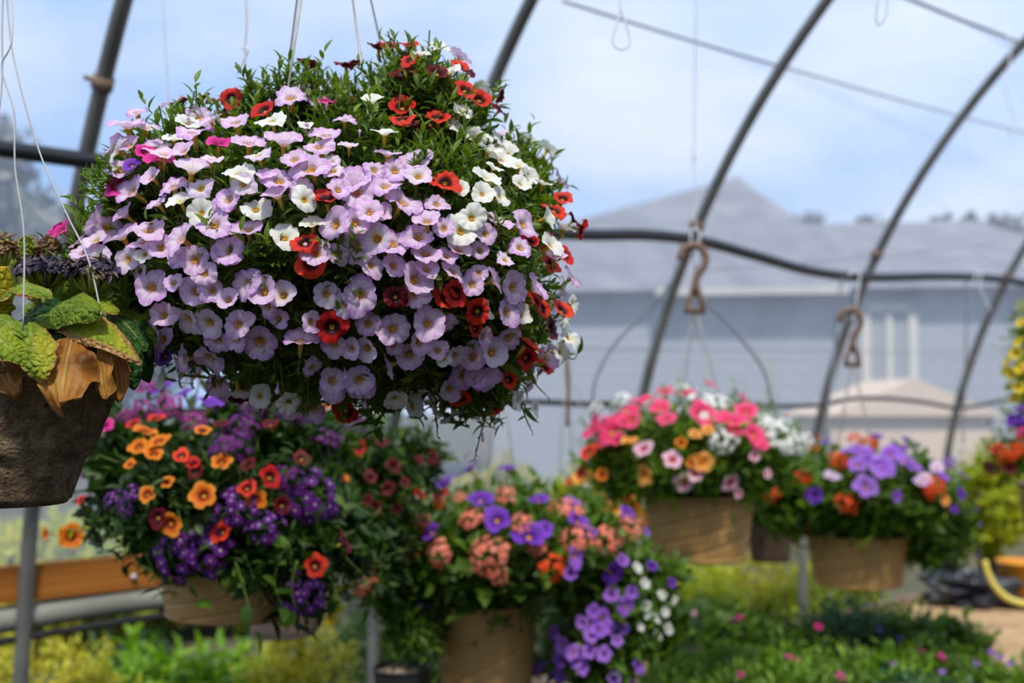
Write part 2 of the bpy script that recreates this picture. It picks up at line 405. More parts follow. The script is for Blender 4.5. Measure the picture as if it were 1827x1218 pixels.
def primula_mat(name, g1, g2, g3, edge, edge_at, vs=145, bd=.0022):
    """G: across 0 (rim) .. 1 (midrib); R along; B random"""
    m, nt, ns, ls = new_mat(name)
    at_ = nd(ns, 'ShaderNodeAttribute', attribute_name='pc')
    sp = nd(ns, 'ShaderNodeSeparateColor'); ls.new(at_.outputs['Color'], sp.inputs[0])
    tc = nd(ns, 'ShaderNodeTexCoord')
    nz = nd(ns, 'ShaderNodeTexNoise'); nz.inputs['Scale'].default_value = 28; nz.inputs['Detail'].default_value = 5
    ls.new(tc.outputs['Object'], nz.inputs['Vector'])
    r = ramp(ns, [(.3, g1), (.5, g2), (.72, g3)]); ls.new(nz.outputs['Fac'], r.inputs[0])
    # network of veins
    vo = nd(ns, 'ShaderNodeTexVoronoi', feature='DISTANCE_TO_EDGE'); vo.inputs['Scale'].default_value = vs
    ls.new(tc.outputs['Object'], vo.inputs['Vector'])
    rv = ramp(ns, [(.0, (0, 0, 0)), (.32, (1, 1, 1))]); ls.new(vo.outputs['Distance'], rv.inputs[0])
    n2 = nd(ns, 'ShaderNodeTexNoise'); n2.inputs['Scale'].default_value = 45; ls.new(tc.outputs['Object'], n2.inputs['Vector'])
    ed = nd(ns, 'ShaderNodeMath', operation='MULTIPLY_ADD'); ed.inputs[1].default_value = .35; ls.new(n2.outputs['Fac'], ed.inputs[0]); ls.new(sp.outputs[1], ed.inputs[2])
    re = ramp(ns, [(edge_at, (1, 1, 1)), (edge_at + .08, (0, 0, 0))]); ls.new(ed.outputs[0], re.inputs[0])
    mx = nd(ns, 'ShaderNodeMix', data_type='RGBA'); ls.new(re.outputs[0], mx.inputs[0])
    ls.new(r.outputs[0], mx.inputs[6]); mx.inputs[7].default_value = (*edge, 1)
    rm = ramp(ns, [(.93, (0, 0, 0)), (.99, (1, 1, 1))]); ls.new(sp.outputs[1], rm.inputs[0])
    mm = nd(ns, 'ShaderNodeMath', operation='MULTIPLY'); mm.inputs[1].default_value = .5; ls.new(rm.outputs[0], mm.inputs[0])
    m2 = nd(ns, 'ShaderNodeMix', data_type='RGBA'); ls.new(mm.outputs[0], m2.inputs[0])
    ls.new(mx.outputs[2], m2.inputs[6]); m2.inputs[7].default_value = (.5, .5, .2, 1)
    bp = nd(ns, 'ShaderNodeBump'); bp.inputs['Strength'].default_value = .9; bp.inputs['Distance'].default_value = bd
    ls.new(rv.outputs[0], bp.inputs['Height'])
    surf(ns, ls, m2.outputs[2], .22, .55, .3, bump=bp.outputs[0])
    return m
M['pri_green'] = primula_mat('primula_green', (.07, .14, .008), (.14, .22, .01), (.25, .33, .015), (.40, .22, .08), .12)
M['pri_dark'] = primula_mat('primula_dark_green', (.012, .05, .010), (.02, .08, .012), (.05, .13, .015), (.10, .13, .03), .05)
M['pri_lime'] = primula_mat('primula_yellow_green', (.10, .19, .008), (.20, .28, .010), (.38, .37, .02), (.42, .22, .07), .22)
M['pri_yellow'] = primula_mat('primula_yellow', (.40, .38, .02), (.62, .46, .02), (.70, .42, .02), (.42, .20, .05), .15)
M['pri_brown_edge'] = primula_mat('primula_brown_edged', (.10, .20, .008), (.24, .32, .012), (.42, .38, .03), (.46, .25, .09), .42)
M['pri_dead'] = primula_mat('primula_withered', (.16, .055, .008), (.32, .125, .015), (.44, .22, .035), (.30, .15, .04), .20, 60, .0007)

def fibre_mat():
    m, nt, ns, ls = new_mat('fibre_pot')
    tc = nd(ns, 'ShaderNodeTexCoord')
    n1 = nd(ns, 'ShaderNodeTexNoise'); n1.inputs['Scale'].default_value = 60; n1.inputs['Detail'].default_value = 9; n1.inputs['Roughness'].default_value = .62
    n1.inputs['Distortion'].default_value = .8
    n2 = nd(ns, 'ShaderNodeTexNoise'); n2.inputs['Scale'].default_value = 260; n2.inputs['Detail'].default_value = 8
    ls.new(tc.outputs['Object'], n1.inputs['Vector']); ls.new(tc.outputs['Object'], n2.inputs['Vector'])
    r = ramp(ns, [(.3, (.08, .052, .03)), (.48, (.22, .15, .09)), (.62, (.36, .255, .155)), (.8, (.50, .39, .26))]); ls.new(n1.outputs['Fac'], r.inputs[0])
    ad = nd(ns, 'ShaderNodeMath', operation='MULTIPLY_ADD'); ad.inputs[1].default_value = .8
    ls.new(n2.outputs['Fac'], ad.inputs[0]); ls.new(n1.outputs['Fac'], ad.inputs[2])
    bp = nd(ns, 'ShaderNodeBump'); bp.inputs['Strength'].default_value = 1; bp.inputs['Distance'].default_value = .009
    ls.new(ad.outputs[0], bp.inputs['Height'])
    surf(ns, ls, r.outputs[0], 0, .9, .15, bump=bp.outputs[0])
    return m
M['fibre'] = fibre_mat()
M['spent'] = leafm('spent_floret', [(.018, .010, .022), (.035, .022, .055), (.07, .045, .06), (.16, .10, .04)], trans=.15, pos=[0, .5, .8, 1])
M['spent_brown'] = leafm('withered_floret', [(.05, .025, .01), (.12, .06, .02), (.22, .12, .04), (.32, .2, .09)], trans=.15)
M['pedicel'] = simple('yellow_green_pedicel', (.28, .32, .04), (.36, .38, .07), 60, trans=.2)

# ------------------------------------------------------------------ templates
def funnel(seed, lobes=5, nseg=40, depth=.30, ruff=.05, cup=0.0, notch=.12, fold=0.0):
    """petals of a trumpet flower of radius 1 facing +z, mouth at the origin"""
    r_ = np.random.default_rng(seed)
    rad = np.array([.13, .18, .23, .30, .42, .58, .75, .90, 1.0])
    V, C = [], []
    ph = r_.random() * 6; am = 1 + .10 * r_.standard_normal(lobes); nt = notch * (.6 + .8 * r_.random(lobes))
    ell = 1 + .08 * r_.standard_normal(); ea = r_.random() * PI
    k2 = r_.integers(2, 4); p2 = r_.random() * 6
    for i, q in enumerate(rad):
        for j in range(nseg):
            th = 2 * PI * j / nseg
            g = th / (2 * PI) * lobes
            fb = abs(((g + .5) % 1) - .5) * 2              # 0 at the midrib, 1 at the notch
            li = int(g + .5) % lobes; bi = int(g) % lobes
            R = q * (1 + (am[li] - 1) * (1 - fb) * q) * (1 - nt[bi] * fb ** 5 * q * q)
            R *= 1 + (ell - 1) * math.cos(2 * (th - ea)) * q
            s = max(0, (q - .13) / .87)
            z = -depth * (1.25 * (1 - s) ** 3.0) + cup * s * s
            z += ruff * q ** 3 * math.sin(th * lobes * 2 + ph) * .7 + ruff * q * q * math.cos(k2 * th + p2) * 1.5
            z += -.055 * q * (math.exp(-(fb / .20) ** 2)) + .04 * q * fb
            z -= fold * (q ** 2) * abs(math.cos(th - ea)) ** 2
            V.append((R * math.cos(th), R * math.sin(th), z)); C.append((q, th / (2 * PI), .5, 1))
    return pack(V, grid_faces(len(rad), nseg, True), 0, C)
def throat(length=.85, nseg=14, stem=1.4, seed=0):
    """yellow corolla tube, calyx and stalk under a trumpet flower; material 0 throat, 1 calyx, 2 inner cup"""
    prof = [(.17, -.285), (.145, -.42), (.12, -.6), (.085, -.285 - length)]
    V, C = [], []
    for r, z in prof:
        for j in range(nseg):
            th = 2 * PI * j / nseg; V.append((r * math.cos(th), r * math.sin(th), z)); C.append((0, 0, .5, 1))
    A = pack(V, grid_faces(len(prof), nseg, True), 0, C)
    V = []
    for r, z in [(.165, -.27), (.11, -.34), (.05, -.36), (.02, -.33)]:
        for j in range(nseg):
            th = 2 * PI * j / nseg; V.append((r * math.cos(th), r * math.sin(th), z))
    B = pack(V, grid_faces(4, nseg, True), 2)
    S = []
    z0 = -.285 - length
    for k in range(5):
        th = 2 * PI * k / 5; c, s = math.cos(th), math.sin(th)
        def P(r, z, w): return (r * c - w * s, r * s + w * c, z)
        S.append(pack([P(.03, z0 - .1, 0), P(.10, z0 + .12, .05), P(.10, z0 + .12, -.05), P(.24, z0 + .42, 0)], [(0, 1, 3, 2)], 1))
    st = tube(spline([(0, 0, z0), (.03, .02, z0 - stem * .5), (.12, -.05, z0 - stem)], 3), .03, 5, 1)
    return join(A, B, *S, st)
def bud(L=1.0):
    V = []
    prof = [(.05, 0), (.11, .2), (.10, .5), (.17, .8), (.20, .95), (.10, 1.1), (.01, 1.15)]
    for i, (r, z) in enumerate(prof):
        for j in range(10):
            th = 2 * PI * j / 10; rr = r * (1 + .15 * math.cos(5 * th) * (i > 2))
            V.append((rr * math.cos(th + i * .12), rr * math.sin(th + i * .12), z))
    F = grid_faces(len(prof), 10, True)
    C = np.zeros((len(V), 4)); C[:, 0] = np.repeat([0, .2, .3, .7, .9, 1, 1], 10); C[:, 3] = 1
    Mi = np.array([1 if q // 10 < 1 else 0 for q in range(len(F))])
    return pack(V, F, Mi, C)
def leaf_t(ratio=.26, nl=4, fold=.18, curl=.15, tooth=0):
    """leaf of length 1 along +x, face +z"""
    V, C = [], []
    for i in range(nl + 1):
        u = i / nl
        w = ratio * (math.sin(PI * u ** .8) ** .8 if 0 < u < 1 else .06)
        if tooth and 0 < u < 1 and i % 2:
            w *= 1 - tooth
        z = -curl * u * u
        V += [(u, w * .5 * 1, z + fold * w), (u, 0, z), (u, -w * .5, z + fold * w)]
        C += [(u, 0, .5, 1), (u, 1, .5, 1), (u, 0, .5, 1)]
    return pack(V, grid_faces(nl + 1, 3), 0, C)
def floret(n=5, seed=0):
    """small flat flower of radius 1 facing +z"""
    r_ = np.random.default_rng(seed)
    V, C, F = [(0, 0, -.05)], [(0, 0, .5, 1)], []
    for k in range(n):
        a = 2 * PI * k / n
        b = len(V); t = .15 * r_.standard_normal()
        for (r, da, z) in [(.2, -.5, 0), (.2, .5, 0), (.62, -.55, .04), (.62, .55, .04), (1, -.33, -.06 + t * .5), (.88, 0, -.04), (1, .33, -.06 - t * .5)]:
            th = a + da * 2 * PI / n * .92
            V.append((r * math.cos(th), r * math.sin(th), z)); C.append((r, k / n, .5, 1))
        F += [(0, b, b + 1), (b, b + 2, b + 3, b + 1), (b + 2, b + 4, b + 5), (b + 2, b + 5, b + 3), (b + 5, b + 6, b + 3)]
    return pack(V, F, 0, C)
FUN = [funnel(i, cup=c, ruff=.05 + .03 * (i % 3), fold=f, depth=d) for i, (c, f, d) in enumerate(
    [(0, 0, .30), (.05, .05, .3), (-.08, 0, .34), (.12, 0, .36), (0, .22, .3), (-.12, .1, .32), (.05, 0, .28)])]
FUN_SMALL = [funnel(20 + i, nseg=20, notch=.16) for i in range(3)]
THR = throat(); BUD = bud(); FLO = [floret(5, i) for i in range(3)]
LANCE = leaf_t(.31, 4, .25, .3)
LANCE3 = leaf_t(.30, 3, .25, .25)
OVATE = leaf_t(.58, 4, .15, .25)
TOOTH = leaf_t(.62, 8, .15, .3, tooth=.28)
STRAP = leaf_t(.09, 5, .2, .35)

def frames(D, roll=None, scale=1.0):
    """(K,3,3) with z column = D"""
    D = unit(np.atleast_2d(D)); K = len(D)
    a = np.where(np.abs(D[:, 2:3]) < .9, np.array([[0, 0, 1.0]]), np.array([[1.0, 0, 0]]))
    x = unit(np.cross(a, D)); y = np.cross(D, x)
    if roll is None:
        roll = RNG.random(K) * 2 * PI
    c, s = np.cos(roll)[:, None], np.sin(roll)[:, None]
    X = x * c + y * s; Y = -x * s + y * c
    R = np.stack([X, Y, D], -1)
    return R * (np.asarray(scale).reshape(-1, 1, 1))
def leaf_frames(D, Nn, scale, wid=None):
    """x column = D (leaf direction), z column near Nn"""
    D = unit(D); Y = unit(np.cross(Nn, D)); Z = np.cross(D, Y)
    s = np.asarray(scale).reshape(-1, 1, 1)
    return np.stack([D, Y, Z], -1) * s

_fm = {}
def flower_mesh(shape, colour, small=False):
    k = (shape, colour, small)
    if k not in _fm:
        mb = MB(); mb.add((FUN_SMALL if small else FUN)[shape % (3 if small else len(FUN))], rand=[shape * .137 % 1])
        _fm[k] = mb.mesh('flower', [M[colour]])
    return _fm[k]
_tm = {}
def throat_mesh(kind='throat'):
    if kind not in _tm:
        mb = MB(); mb.add(THR); _tm[kind] = mb.mesh('flower_tube', [M[kind], M['calyx'], M['deep_throat']])
    return _tm[kind]
def mat4(R, t):
    m = Matrix.Identity(4)
    for i in range(3):
        for j in range(3):
            m[i][j] = float(R[i][j])
        m[i][3] = float(t[i])
    return m
def dome(n, seed, jitter=.12, flat=.75):
    r_ = np.random.default_rng(seed); P = []
    for k in range(n):
        z = 1 - (k + .5) / n * 1.05; a = k * 2.39996
        q = math.sqrt(max(0, 1 - z * z)); P.append((q * math.cos(a), q * math.sin(a), z * flat))
    P = np.array(P) + r_.standard_normal((n, 3)) * jitter
    return P
_cl = {}
def cluster_mesh(colour, var):
    k = (colour, var)
    if k not in _cl:
        n = 30 if colour not in ('verb_red', 'verb_purple') else 20
        P = dome(n, var); mb = MB()
        D = unit(P + np.array([0, 0, .35]) + RNG.standard_normal(P.shape) * .15)
        mb.add(FLO[var % 3], frames(D, scale=(.20 if n == 30 else .26) + .05 * RNG.random(n)), P, RNG.random(n))
        for p in P[::2]:
            T = tube([p * .1, p * .6, p], .018, 4, 1); mb.add(T)
        _cl[k] = mb.mesh('flower_cluster', [M[colour], M['calyx']])
    return _cl[k]

# ------------------------------------------------------------------ lumpy plant bodies
class Body:
    """union of ellipsoids; each (px, py, depth, rx_px, ry_px[, depth radius in m])"""
    def __init__(s, ells):
        s.c, s.a = [], []
        for e in ells:
            x, y, d, rx, ry = e[:5]
            k = d / FPX
            s.c.append(at(x, y, d)); s.a.append(np.array([rx * k, (e[5] if len(e) > 5 else rx * k * .95), ry * k]))
        s.c = np.array(s.c); s.a = np.array(s.a)
    def hit(s, px, py):
        d = ray(px, py); best = None
        for c, a in zip(s.c, s.a):
            o = (CAM - c) / a; q = d / a
            A, B, C_ = q @ q, 2 * o @ q, o @ o - 1
            D = B * B - 4 * A * C_
            if D > 0:
                t = (-B - math.sqrt(D)) / (2 * A)
                if best is None or t < best[0]:
                    p = CAM + d * t; best = (t, p, unit((p - c) / a ** 2))
        if best is None:
            i = int(np.argmin([np.linalg.norm(np.cross(c - CAM, unit(d))) / a[0] for c, a in zip(s.c, s.a)]))
            t = (s.c[i] - CAM) @ FW; p = CAM + d * t
            best = (t, p, unit(p - s.c[i]))
        return best
    def sample(s, n, lo=.75, hi=1.0, inner=.78):
        area = (s.a[:, 0] * s.a[:, 2] + s.a[:, 0] * s.a[:, 1]); P, Nn = [], []
        while sum(map(len, P)) < n:
            i = RNG.choice(len(s.c), n, p=area / area.sum())
            d = unit(RNG.standard_normal((n, 3))); q = lo + (hi - lo) * RNG.random((n, 1)) ** .6
            p = s.c[i] + d * s.a[i] * q; nn = unit(d / s.a[i])
            ok = np.ones(n, bool)
            for j in range(len(s.c)):
                ok &= (i == j) | (np.linalg.norm((p - s.c[j]) / s.a[j], axis=1) > inner)
            P.append(p[ok]); Nn.append(nn[ok])
        return np.concatenate(P)[:n], np.concatenate(Nn)[:n]

def shoots(mb, P, D, leaf, leaves=10, L=.06, size=.022, spread=1.2, stem_mb=None, srand=None, tipup=.5):
    """leafy shoots: origin P, direction D"""
    K = len(P)
    D = unit(D)
    a = np.where(np.abs(D[:, 2:3]) < .9, np.array([[0, 0, 1.0]]), np.array([[1.0, 0, 0]]))
    X = unit(np.cross(a, D)); Y = np.cross(D, X)
    ph0 = RNG.random(K) * 6.28
    Ls = L * (.6 + .8 * RNG.random(K))
    hue = RNG.random(K)
    bend = RNG.standard_normal((K, 3)) * .35
    for j in range(leaves):
        u = (j + .5) / leaves
        ph = (ph0 + j * 2.4)[:, None]
        al = spread * (1.0 - .62 * u)
        rad = X * np.cos(ph) + Y * np.sin(ph)
        d = D * math.cos(al) + rad * math.sin(al) + RNG.standard_normal((K, 3)) * .12
        pos = P + (D + bend * u * .5) * (Ls * u)[:, None]
        nn = D * math.sin(al) - rad * math.cos(al) + 1e-3 + np.array([0, 0, .3])
        sz = size * (.6 + .7 * RNG.random(K)) * (1.0 - .35 * u)
        mb.add(leaf, leaf_frames(d, nn, sz), pos, np.clip(hue * .45 + u * .25 + .3 * RNG.random(K), 0, 1))
    if stem_mb is not None:
        T = pack([(0.02, 0, 0), (-.01, .017, 0), (-.01, -.017, 0), (0.02, 0, 1), (-.01, .017, 1), (-.01, -.017, 1)],
                 [(0, 1, 4, 3), (1, 2, 5, 4), (2, 0, 3, 5)])
        R = frames(D); R = R * np.array([.05, .05, 1])[None, None, :] * Ls[:, None, None]
        R[:, :, :2] = R[:, :, :2] / Ls[:, None, None] * 1.0
        stem_mb.add(T, R, P)

def facing(nrm, up=.5, cam=.3, jit=.3):
    return unit(nrm * .9 + np.array([0, 0, up]) + np.array([0, -cam, 0]) + RNG.standard_normal(3) * jit)

def add_flower(root, body, px, py, size, colour, name='flower', lift=.006, small=False, dirv=None, tube_part=True, up=.5, cam=.3, jit=.28):
    t, p, n = body.hit(px, py)
    R_ = size * .5 / FPX * t
    d = facing(n, up, cam, jit) if dirv is None else unit(dirv)
    p = p + n * lift
    Rm = frames(d[None], scale=R_)[0]
    m = mat4(Rm, p)
    o = link(name, flower_mesh(int(RNG.integers(0, 7)), colour, small), root, m)
    if tube_part:
        mark(o, m)
        link('flower_tube', throat_mesh('throat'), o, m)
    return o
def add_cluster(root, body, px, py, size, colour, lift=.0, name='flower_cluster'):
    t, p, n = body.hit(px, py)
    R_ = size * .5 / FPX * t * .9
    d = facing(n, .5, .35, .2)
    p = p + n * lift - d * R_ * .3
    Rm = frames(d[None], scale=R_)[0]
    return link(name, cluster_mesh(colour, int(RNG.integers(0, 3))), root, mat4(Rm, p))

def pot_mesh(rt, rb, h, mat, swirl=True, name='pot', seg=144):
    rows = 64 if swirl else 22
    prof = []
    for i in range(rows + 1):
        u = i / rows; prof.append((rb + (rt - rb) * u ** .85, u * h))
    n0 = len(prof)
    prof = [(rb * .6, 0.002), (rb * .97, 0.0)] + [(rb * 1.02, .004), (rb * 1.03, .012 * h / .2), (rb * 1.0, .016 * h / .2)] + prof[2:]
    prof += [(rt * 1.045, h * 1.0), (rt * 1.05, h * 1.035), (rt * 1.0, h * 1.05), (rt * .95, h * 1.03), (rt * .93, h * .86), (rt * .02, h * .86)]
    def fr(th, z, i):
        if not swirl or i < 5 or z > h * .97 or i > len(prof) - 7:
            return 1.0
        g = (z / h * 3.6 - 5 * th / (2 * PI)) % 1.0
        g = min(g, 1 - g)
        return 1.0 - .03 * math.exp(-(g / .055) ** 2)
    mb = MB(); mb.add(lathe(prof, seg, fr)); return mb.mesh(name, [mat])
def soil_mesh(r, mat):
    mb = MB()
    mb.add(lathe([(.001, .012), (r * .5, .008), (r * .98, 0), (r * .98, -.01)], 32)); return mb.mesh('soil', [mat])

HOOK_N = [0]
def hanger(root, top, rim_c, rt, h, n=4, wire_r=.0018, hook=True, a0=.4, mat='wire'):
    """four wires from a small hook plate down to the rim"""
    top = np.asarray(top, float)
    for k in range(n):
        a = a0 + 2 * PI * k / n
        e = rim_c + np.array([rt * math.cos(a), rt * math.sin(a), h])
        s = top + np.array([.006 * math.cos(a), .006 * math.sin(a), 0])
        mb = MB(); mb.add(tube(np.array([s, (s + e) / 2 + np.array([0, 0, -.004]), e]), wire_r, 6))
        link('hanger_wire', mb.mesh('hanger_wire', [M[mat]]), root)
    if hook:
        mb = MB()
        # flat plate with a hole, widening downwards, then a hooked neck
        V, F = [], []
        out = [(-.028, 0), (.028, 0), (.026, .03), (.010, .075), (-.010, .075), (-.026, .03)]
        inn = [(-.010, .016), (.010, .016), (.011, .032), (.005, .047), (-.005, .047), (-.011, .032)]
        for y in (-.003, .003):
            V += [(x, y, z) for x, z in out] + [(x, y, z) for x, z in inn]
        for k in range(6):
            j = (k + 1) % 6
            F += [(k, j, 6 + j, 6 + k), (12 + k, 18 + k, 18 + j, 12 + j), (k, 12 + k, 12 + j, j), (6 + k, 6 + j, 18 + j, 18 + k)]
        mb.add(pack(V, F), t=[top])
        pts = [(0, 0, .06), (.006, 0, .10), (.022, 0, .125), (.030, 0, .15), (.018, 0, .178), (-.006, 0, .186), (-.030, 0, .172), (-.040, 0, .146)]
        mb.add(tube(spline(pts, 5) + top, .0105, 8))
        link('hook', mb.mesh('hook', [M['brown_plastic']]), root)

def foliage(root, body, n, leaf, mat, size, L=.07, leaves=9, up=.5, lo=.7, name='foliage', stems=True, spread=1.2, out=1.0, inner=.78):
    P, Nn = body.sample(n, lo, .97, inner)
    D = unit(Nn * out + np.array([0, 0, up]) + RNG.standard_normal((n, 3)) * .4)
    mb, st = MB(), MB()
    shoots(mb, P - D * (L * .95 + size * .35), D, leaf, leaves, L, size, spread, st if stems else None)
    o = mb.obj(name, [M[mat]], root)
    if stems:
        st.obj('stem', [M['stem']], root)
    return o
def trails(root, pts_list, leafT, mat, size, r=.0012, smat='stem', step=.012, name='trailing_stem'):
    for pts in pts_list:
        P = spline(np.array(pts), 8)
        s = np.concatenate([[0], np.cumsum(np.linalg.norm(np.diff(P, axis=0), axis=1))])
        mb = MB(); mb.add(tube(P, np.linspace(r, r * .5, len(P)), 5, 1))
        k = max(2, int(s[-1] / step)); q = np.linspace(.15, 1, k) * s[-1]
        Q = np.stack([np.interp(q, s, P[:, i]) for i in range(3)], 1)
        d = unit(RNG.standard_normal((k, 3)) + np.array([0, -.2, -.2]))
        mb.add(leafT, leaf_frames(d, RNG.standard_normal((k, 3)) + np.array([0, -.6, .8]), size * (.6 + .6 * RNG.random(k))), Q, .3 + .5 * RNG.random(k))
        mb.obj(name, [M[mat], M[smat]], root)

# ================================================================== the tunnel
# circle through the measured hoop profile
pr = np.array([(2.97, 1.6), (3.144, .856), (3.066, 1.3), (2.868, 1.987), (2.789, 2.244), (2.726, 2.412), (2.58, 2.397), (2.471, 2.577), (2.362, 2.749),
               (2.177, 2.979), (2.348, 2.772), (2.522, 2.53), (2.708, 2.231), (2.041, 3.068), (2.263, 2.892), (2.458, 2.66), (2.609, 2.42),
               (2.766, 2.145), (2.916, 1.794), (3.026, 1.456), (3.188, .666)])
A_ = np.c_[2 * pr, np.ones(len(pr))]; b_ = (pr ** 2).sum(1)
so = np.linalg.lstsq(A_, b_, rcond=None)[0]
RC, ZC = so[0], so[1]; RR = math.sqrt(so[2] + RC ** 2 + ZC ** 2)
def arc(th):                                           # th = 0 at the wall's widest point, PI on the far side
    return RC + RR * math.cos(th), ZC + RR * math.sin(th)
TH0 = math.asin(max(-1, min(1, (0.02 - ZC) / RR)))
def th_z(z): return math.asin((z - ZC) / RR)

def film(name, th_a, th_b, n=16, r_off=.03, t0=-3.0, t1=8.6, mat='film'):
    V, F = [], []
    ts = np.linspace(t0, t1, 40); ths = np.linspace(th_a, th_b, n)
    for t in ts:
        for th in ths:
            r, z = arc(th)
            V.append(tun(t, r + r_off * math.cos(th), z + r_off * math.sin(th)))
    mb = MB(); mb.add(pack(V, grid_faces(len(ts), n)))
    o = mb.obj(name, [M[mat]]); o['kind'] = 'structure'; return o
film('wall_back', th_z(1.167), th_z(2.3)); film('ceiling', th_z(2.3), PI - th_z(3.3), 40); film('wall_front', PI - th_z(3.3), PI - TH0, mat='shade')  # wall_front is out of view; its dark covering is added to cut fill light

HOOPS = [(1.052, 'grey steel hoop nearest the camera, behind the left end of the black pipe'),
         (2.175, 'grey steel hoop rising from behind the lilac ball of flowers'),
         (3.352, 'grey steel hoop just behind the hook of the coral pink basket'),
         (4.617, 'grey steel hoop behind the basket of violet petunias and red verbena'),
         (5.909, 'farthest visible steel hoop, by the right edge of the picture')]
for t, lab in HOOPS:
    o = thing('greenhouse_hoop', tun(t, arc(TH0)[0], 0), lab, 'greenhouse hoop', 'steel hoops of the greenhouse')
    ths = np.linspace(TH0, PI - TH0, 90)
    mb = MB(); mb.add(tube([tun(t, *arc(th)) for th in ths], .0205, 14)); mb.obj('tube', [M['galv']], o)
    z = 2.36 if t < 2 else 2.26
    th = th_z(z); c = tun(t, *arc(th)); d = tun(t, *arc(th + .012)) - tun(t, *arc(th - .012))
    mb = MB(); mb.add(tube([c - d * .22, c + d * .22], .026, 14)); mb.add(tube([c - N * .0, c - U * .045 + np.array([0, 0, .006])], .006, 6))
    mb.obj('clamp', [M['rust']], o)

def pipe(name, pts, r, mat, label, cat, seg=12, group=None):
    mb = MB(); mb.add(tube(spline(pts, 8), r, seg)); o = mb.obj(name, [M[mat]]); tag(o, label, cat, group); return o
pipe('irrigation_pipe', [on_r(x, y, 2.66) for x, y in [(-2600, 40), (-1500, 120), (-420, 215), (-150, 246), (0, 265), (140, 284), (300, 303), (600, 350), (860, 402), (1030, 418), (1150, 419), (1250, 430), (1350, 457), (1450, 484), (1550, 495), (1700, 493), (1827, 504), (1960, 540)]],
     .0205, 'blackpipe', 'thick black plastic pipe sagging along the film wall at hook height', 'pipe')
pipe('water_hose', [on_r(x, y, 2.93) for x, y in [(-2400, 960), (-1200, 850), (-120, 770), (100, 750), (300, 735), (560, 724), (720, 714), (960, 717), (1050, 721), (1180, 723), (1300, 722), (1440, 724), (1540, 710), (1640, 716), (1720, 727), (1827, 707), (1930, 700)]],
     .0105, 'blackpipe', 'thinner black hose along the film wall, the lower of the two black lines', 'hose')
pipe('purlin_wire', [on_r(1004, 2, 2.37), on_r(1230, 72, 2.37), on_r(1427, 128, 2.37), on_r(1640, 188, 2.37), on_r(1880, 250, 2.37)], .0042, 'galv',
     'thin grey wire running behind the hoops across the upper right film', 'wire')
pipe('purlin_rod', [on_r(1560, -28, 2.08), on_r(1700, 30, 2.08), on_r(1805, 70, 2.08), on_r(1900, 112, 2.08)], .0065, 'galv',
     'thin grey rod crossing the top right corner onto a hoop', 'rod')
pipe('brace_wire', [on_r(1235, 484, 3.0), on_r(1560, 458, 3.0), on_r(1900, 416, 3.0)], .0035, 'galv', 'faint wire rising to the right just above the window of the house', 'wire')
pipe('brace_wire', [on_r(940, 620, 3.02), on_r(1560, 628, 3.02), on_r(1900, 632, 3.02)], .0025, 'galv', 'faint level wire crossing the film at the middle of the house window', 'wire')

# hip board with bolts, rolled side film
o = thing('hip_board', tun(2.5, 3.06, 1.13), 'orange-brown wooden board bolted low along the film wall', 'board')
mb = MB(); Rm = np.stack([U, N, [0, 0, 1]], -1)
mb.add(box(tun(2.8, 3.148, 1.118), (11.2, .036, .094), Rm)); mb.obj('plank', [M['wood']], o)
for t in (.92, 1.35, 1.78, 2.6, 3.4, 4.2, 5.0, 5.8):
    mb = MB(); c = tun(t, 3.130, 1.105); mb.add(tube([c, c - N * .012], .009, 8)); mb.obj('bolt', [M['bolt']], o)
o = thing('rolled_curtain', tun(2.5, 3.1, 1.03), 'grey roll of side film sagging under the wooden board', 'rolled curtain')
mb = MB(); ts = np.linspace(-2.8, 8.4, 80)
P = [tun(t, 3.16, 1.035 - .018 * math.sin(t * 2.2) ** 2) for t in ts]
T = tube(P, .036, 16); T[0][:, 2] = np.where(True, T[0][:, 2], 0); mb.add(T); mb.obj('film_roll', [M['curtain']], o)
mb = MB(); mb.add(tube([tun(t, 3.135, .985 - .02 * math.sin(t * 2.2) ** 2) for t in ts], .011, 8)); mb.obj('roll_bar', [M['trim_black']], o)

# floor and ground
def slab(name, c, sx, sy, z, mat, n=2):
    V = [tun(c[0] + a * sx / 2, c[1] + b * sy / 2, z) for a, b in ((-1, -1), (1, -1), (1, 1), (-1, 1))]
    mb = MB(); mb.add(pack(V, [(0, 1, 2, 3)])); o = mb.obj(name, [mat]); o['kind'] = 'structure'; return o
M['floor'] = simple('dark_ground_cloth', (.02, .018, .014), (.045, .038, .028), 6, .9, bump=.3)
M['earth'] = simple('outdoor_ground', (.05, .05, .03), (.11, .10, .06), .8, .95, detail=8)
slab('floor', (2.8, RC), 11.6, RR * 2 - .1, 0.0, M['floor'])
slab('ground', (20, 30), 160, 160, -.02, M['earth'])

# ================================================================== outdoors beyond the film
h0 = at(1300, 715, 18)
o = thing('house', (h0[0], h0[1], 0), 'blue-grey sided house with a pitched roof, hazy behind the film', 'house')
hd = 18.0
def H(px, py, d=hd): return at(px, py, d)
def wallz(px, d): p = at(px, 715, d); return np.array([p[0], p[1], 0])
mb = MB()
bl, br = wallz(880, 18.6), wallz(2050, 17.4)
ez = 3.35
d_ = unit(br - bl); nrm = np.array([-d_[1], d_[0], 0]); Ln = np.linalg.norm((br - bl))
Rm = np.stack([d_, nrm, [0, 0, 1]], -1)
cen = (bl + br) / 2 + nrm * 4
mb.add(box(cen + np.array([0, 0, ez / 2]), (Ln, 8, ez), Rm)); mb.obj('wall', [M['siding']], o)
def HL(u, v, z): return bl + d_ * u + nrm * v + np.array([0, 0, z])
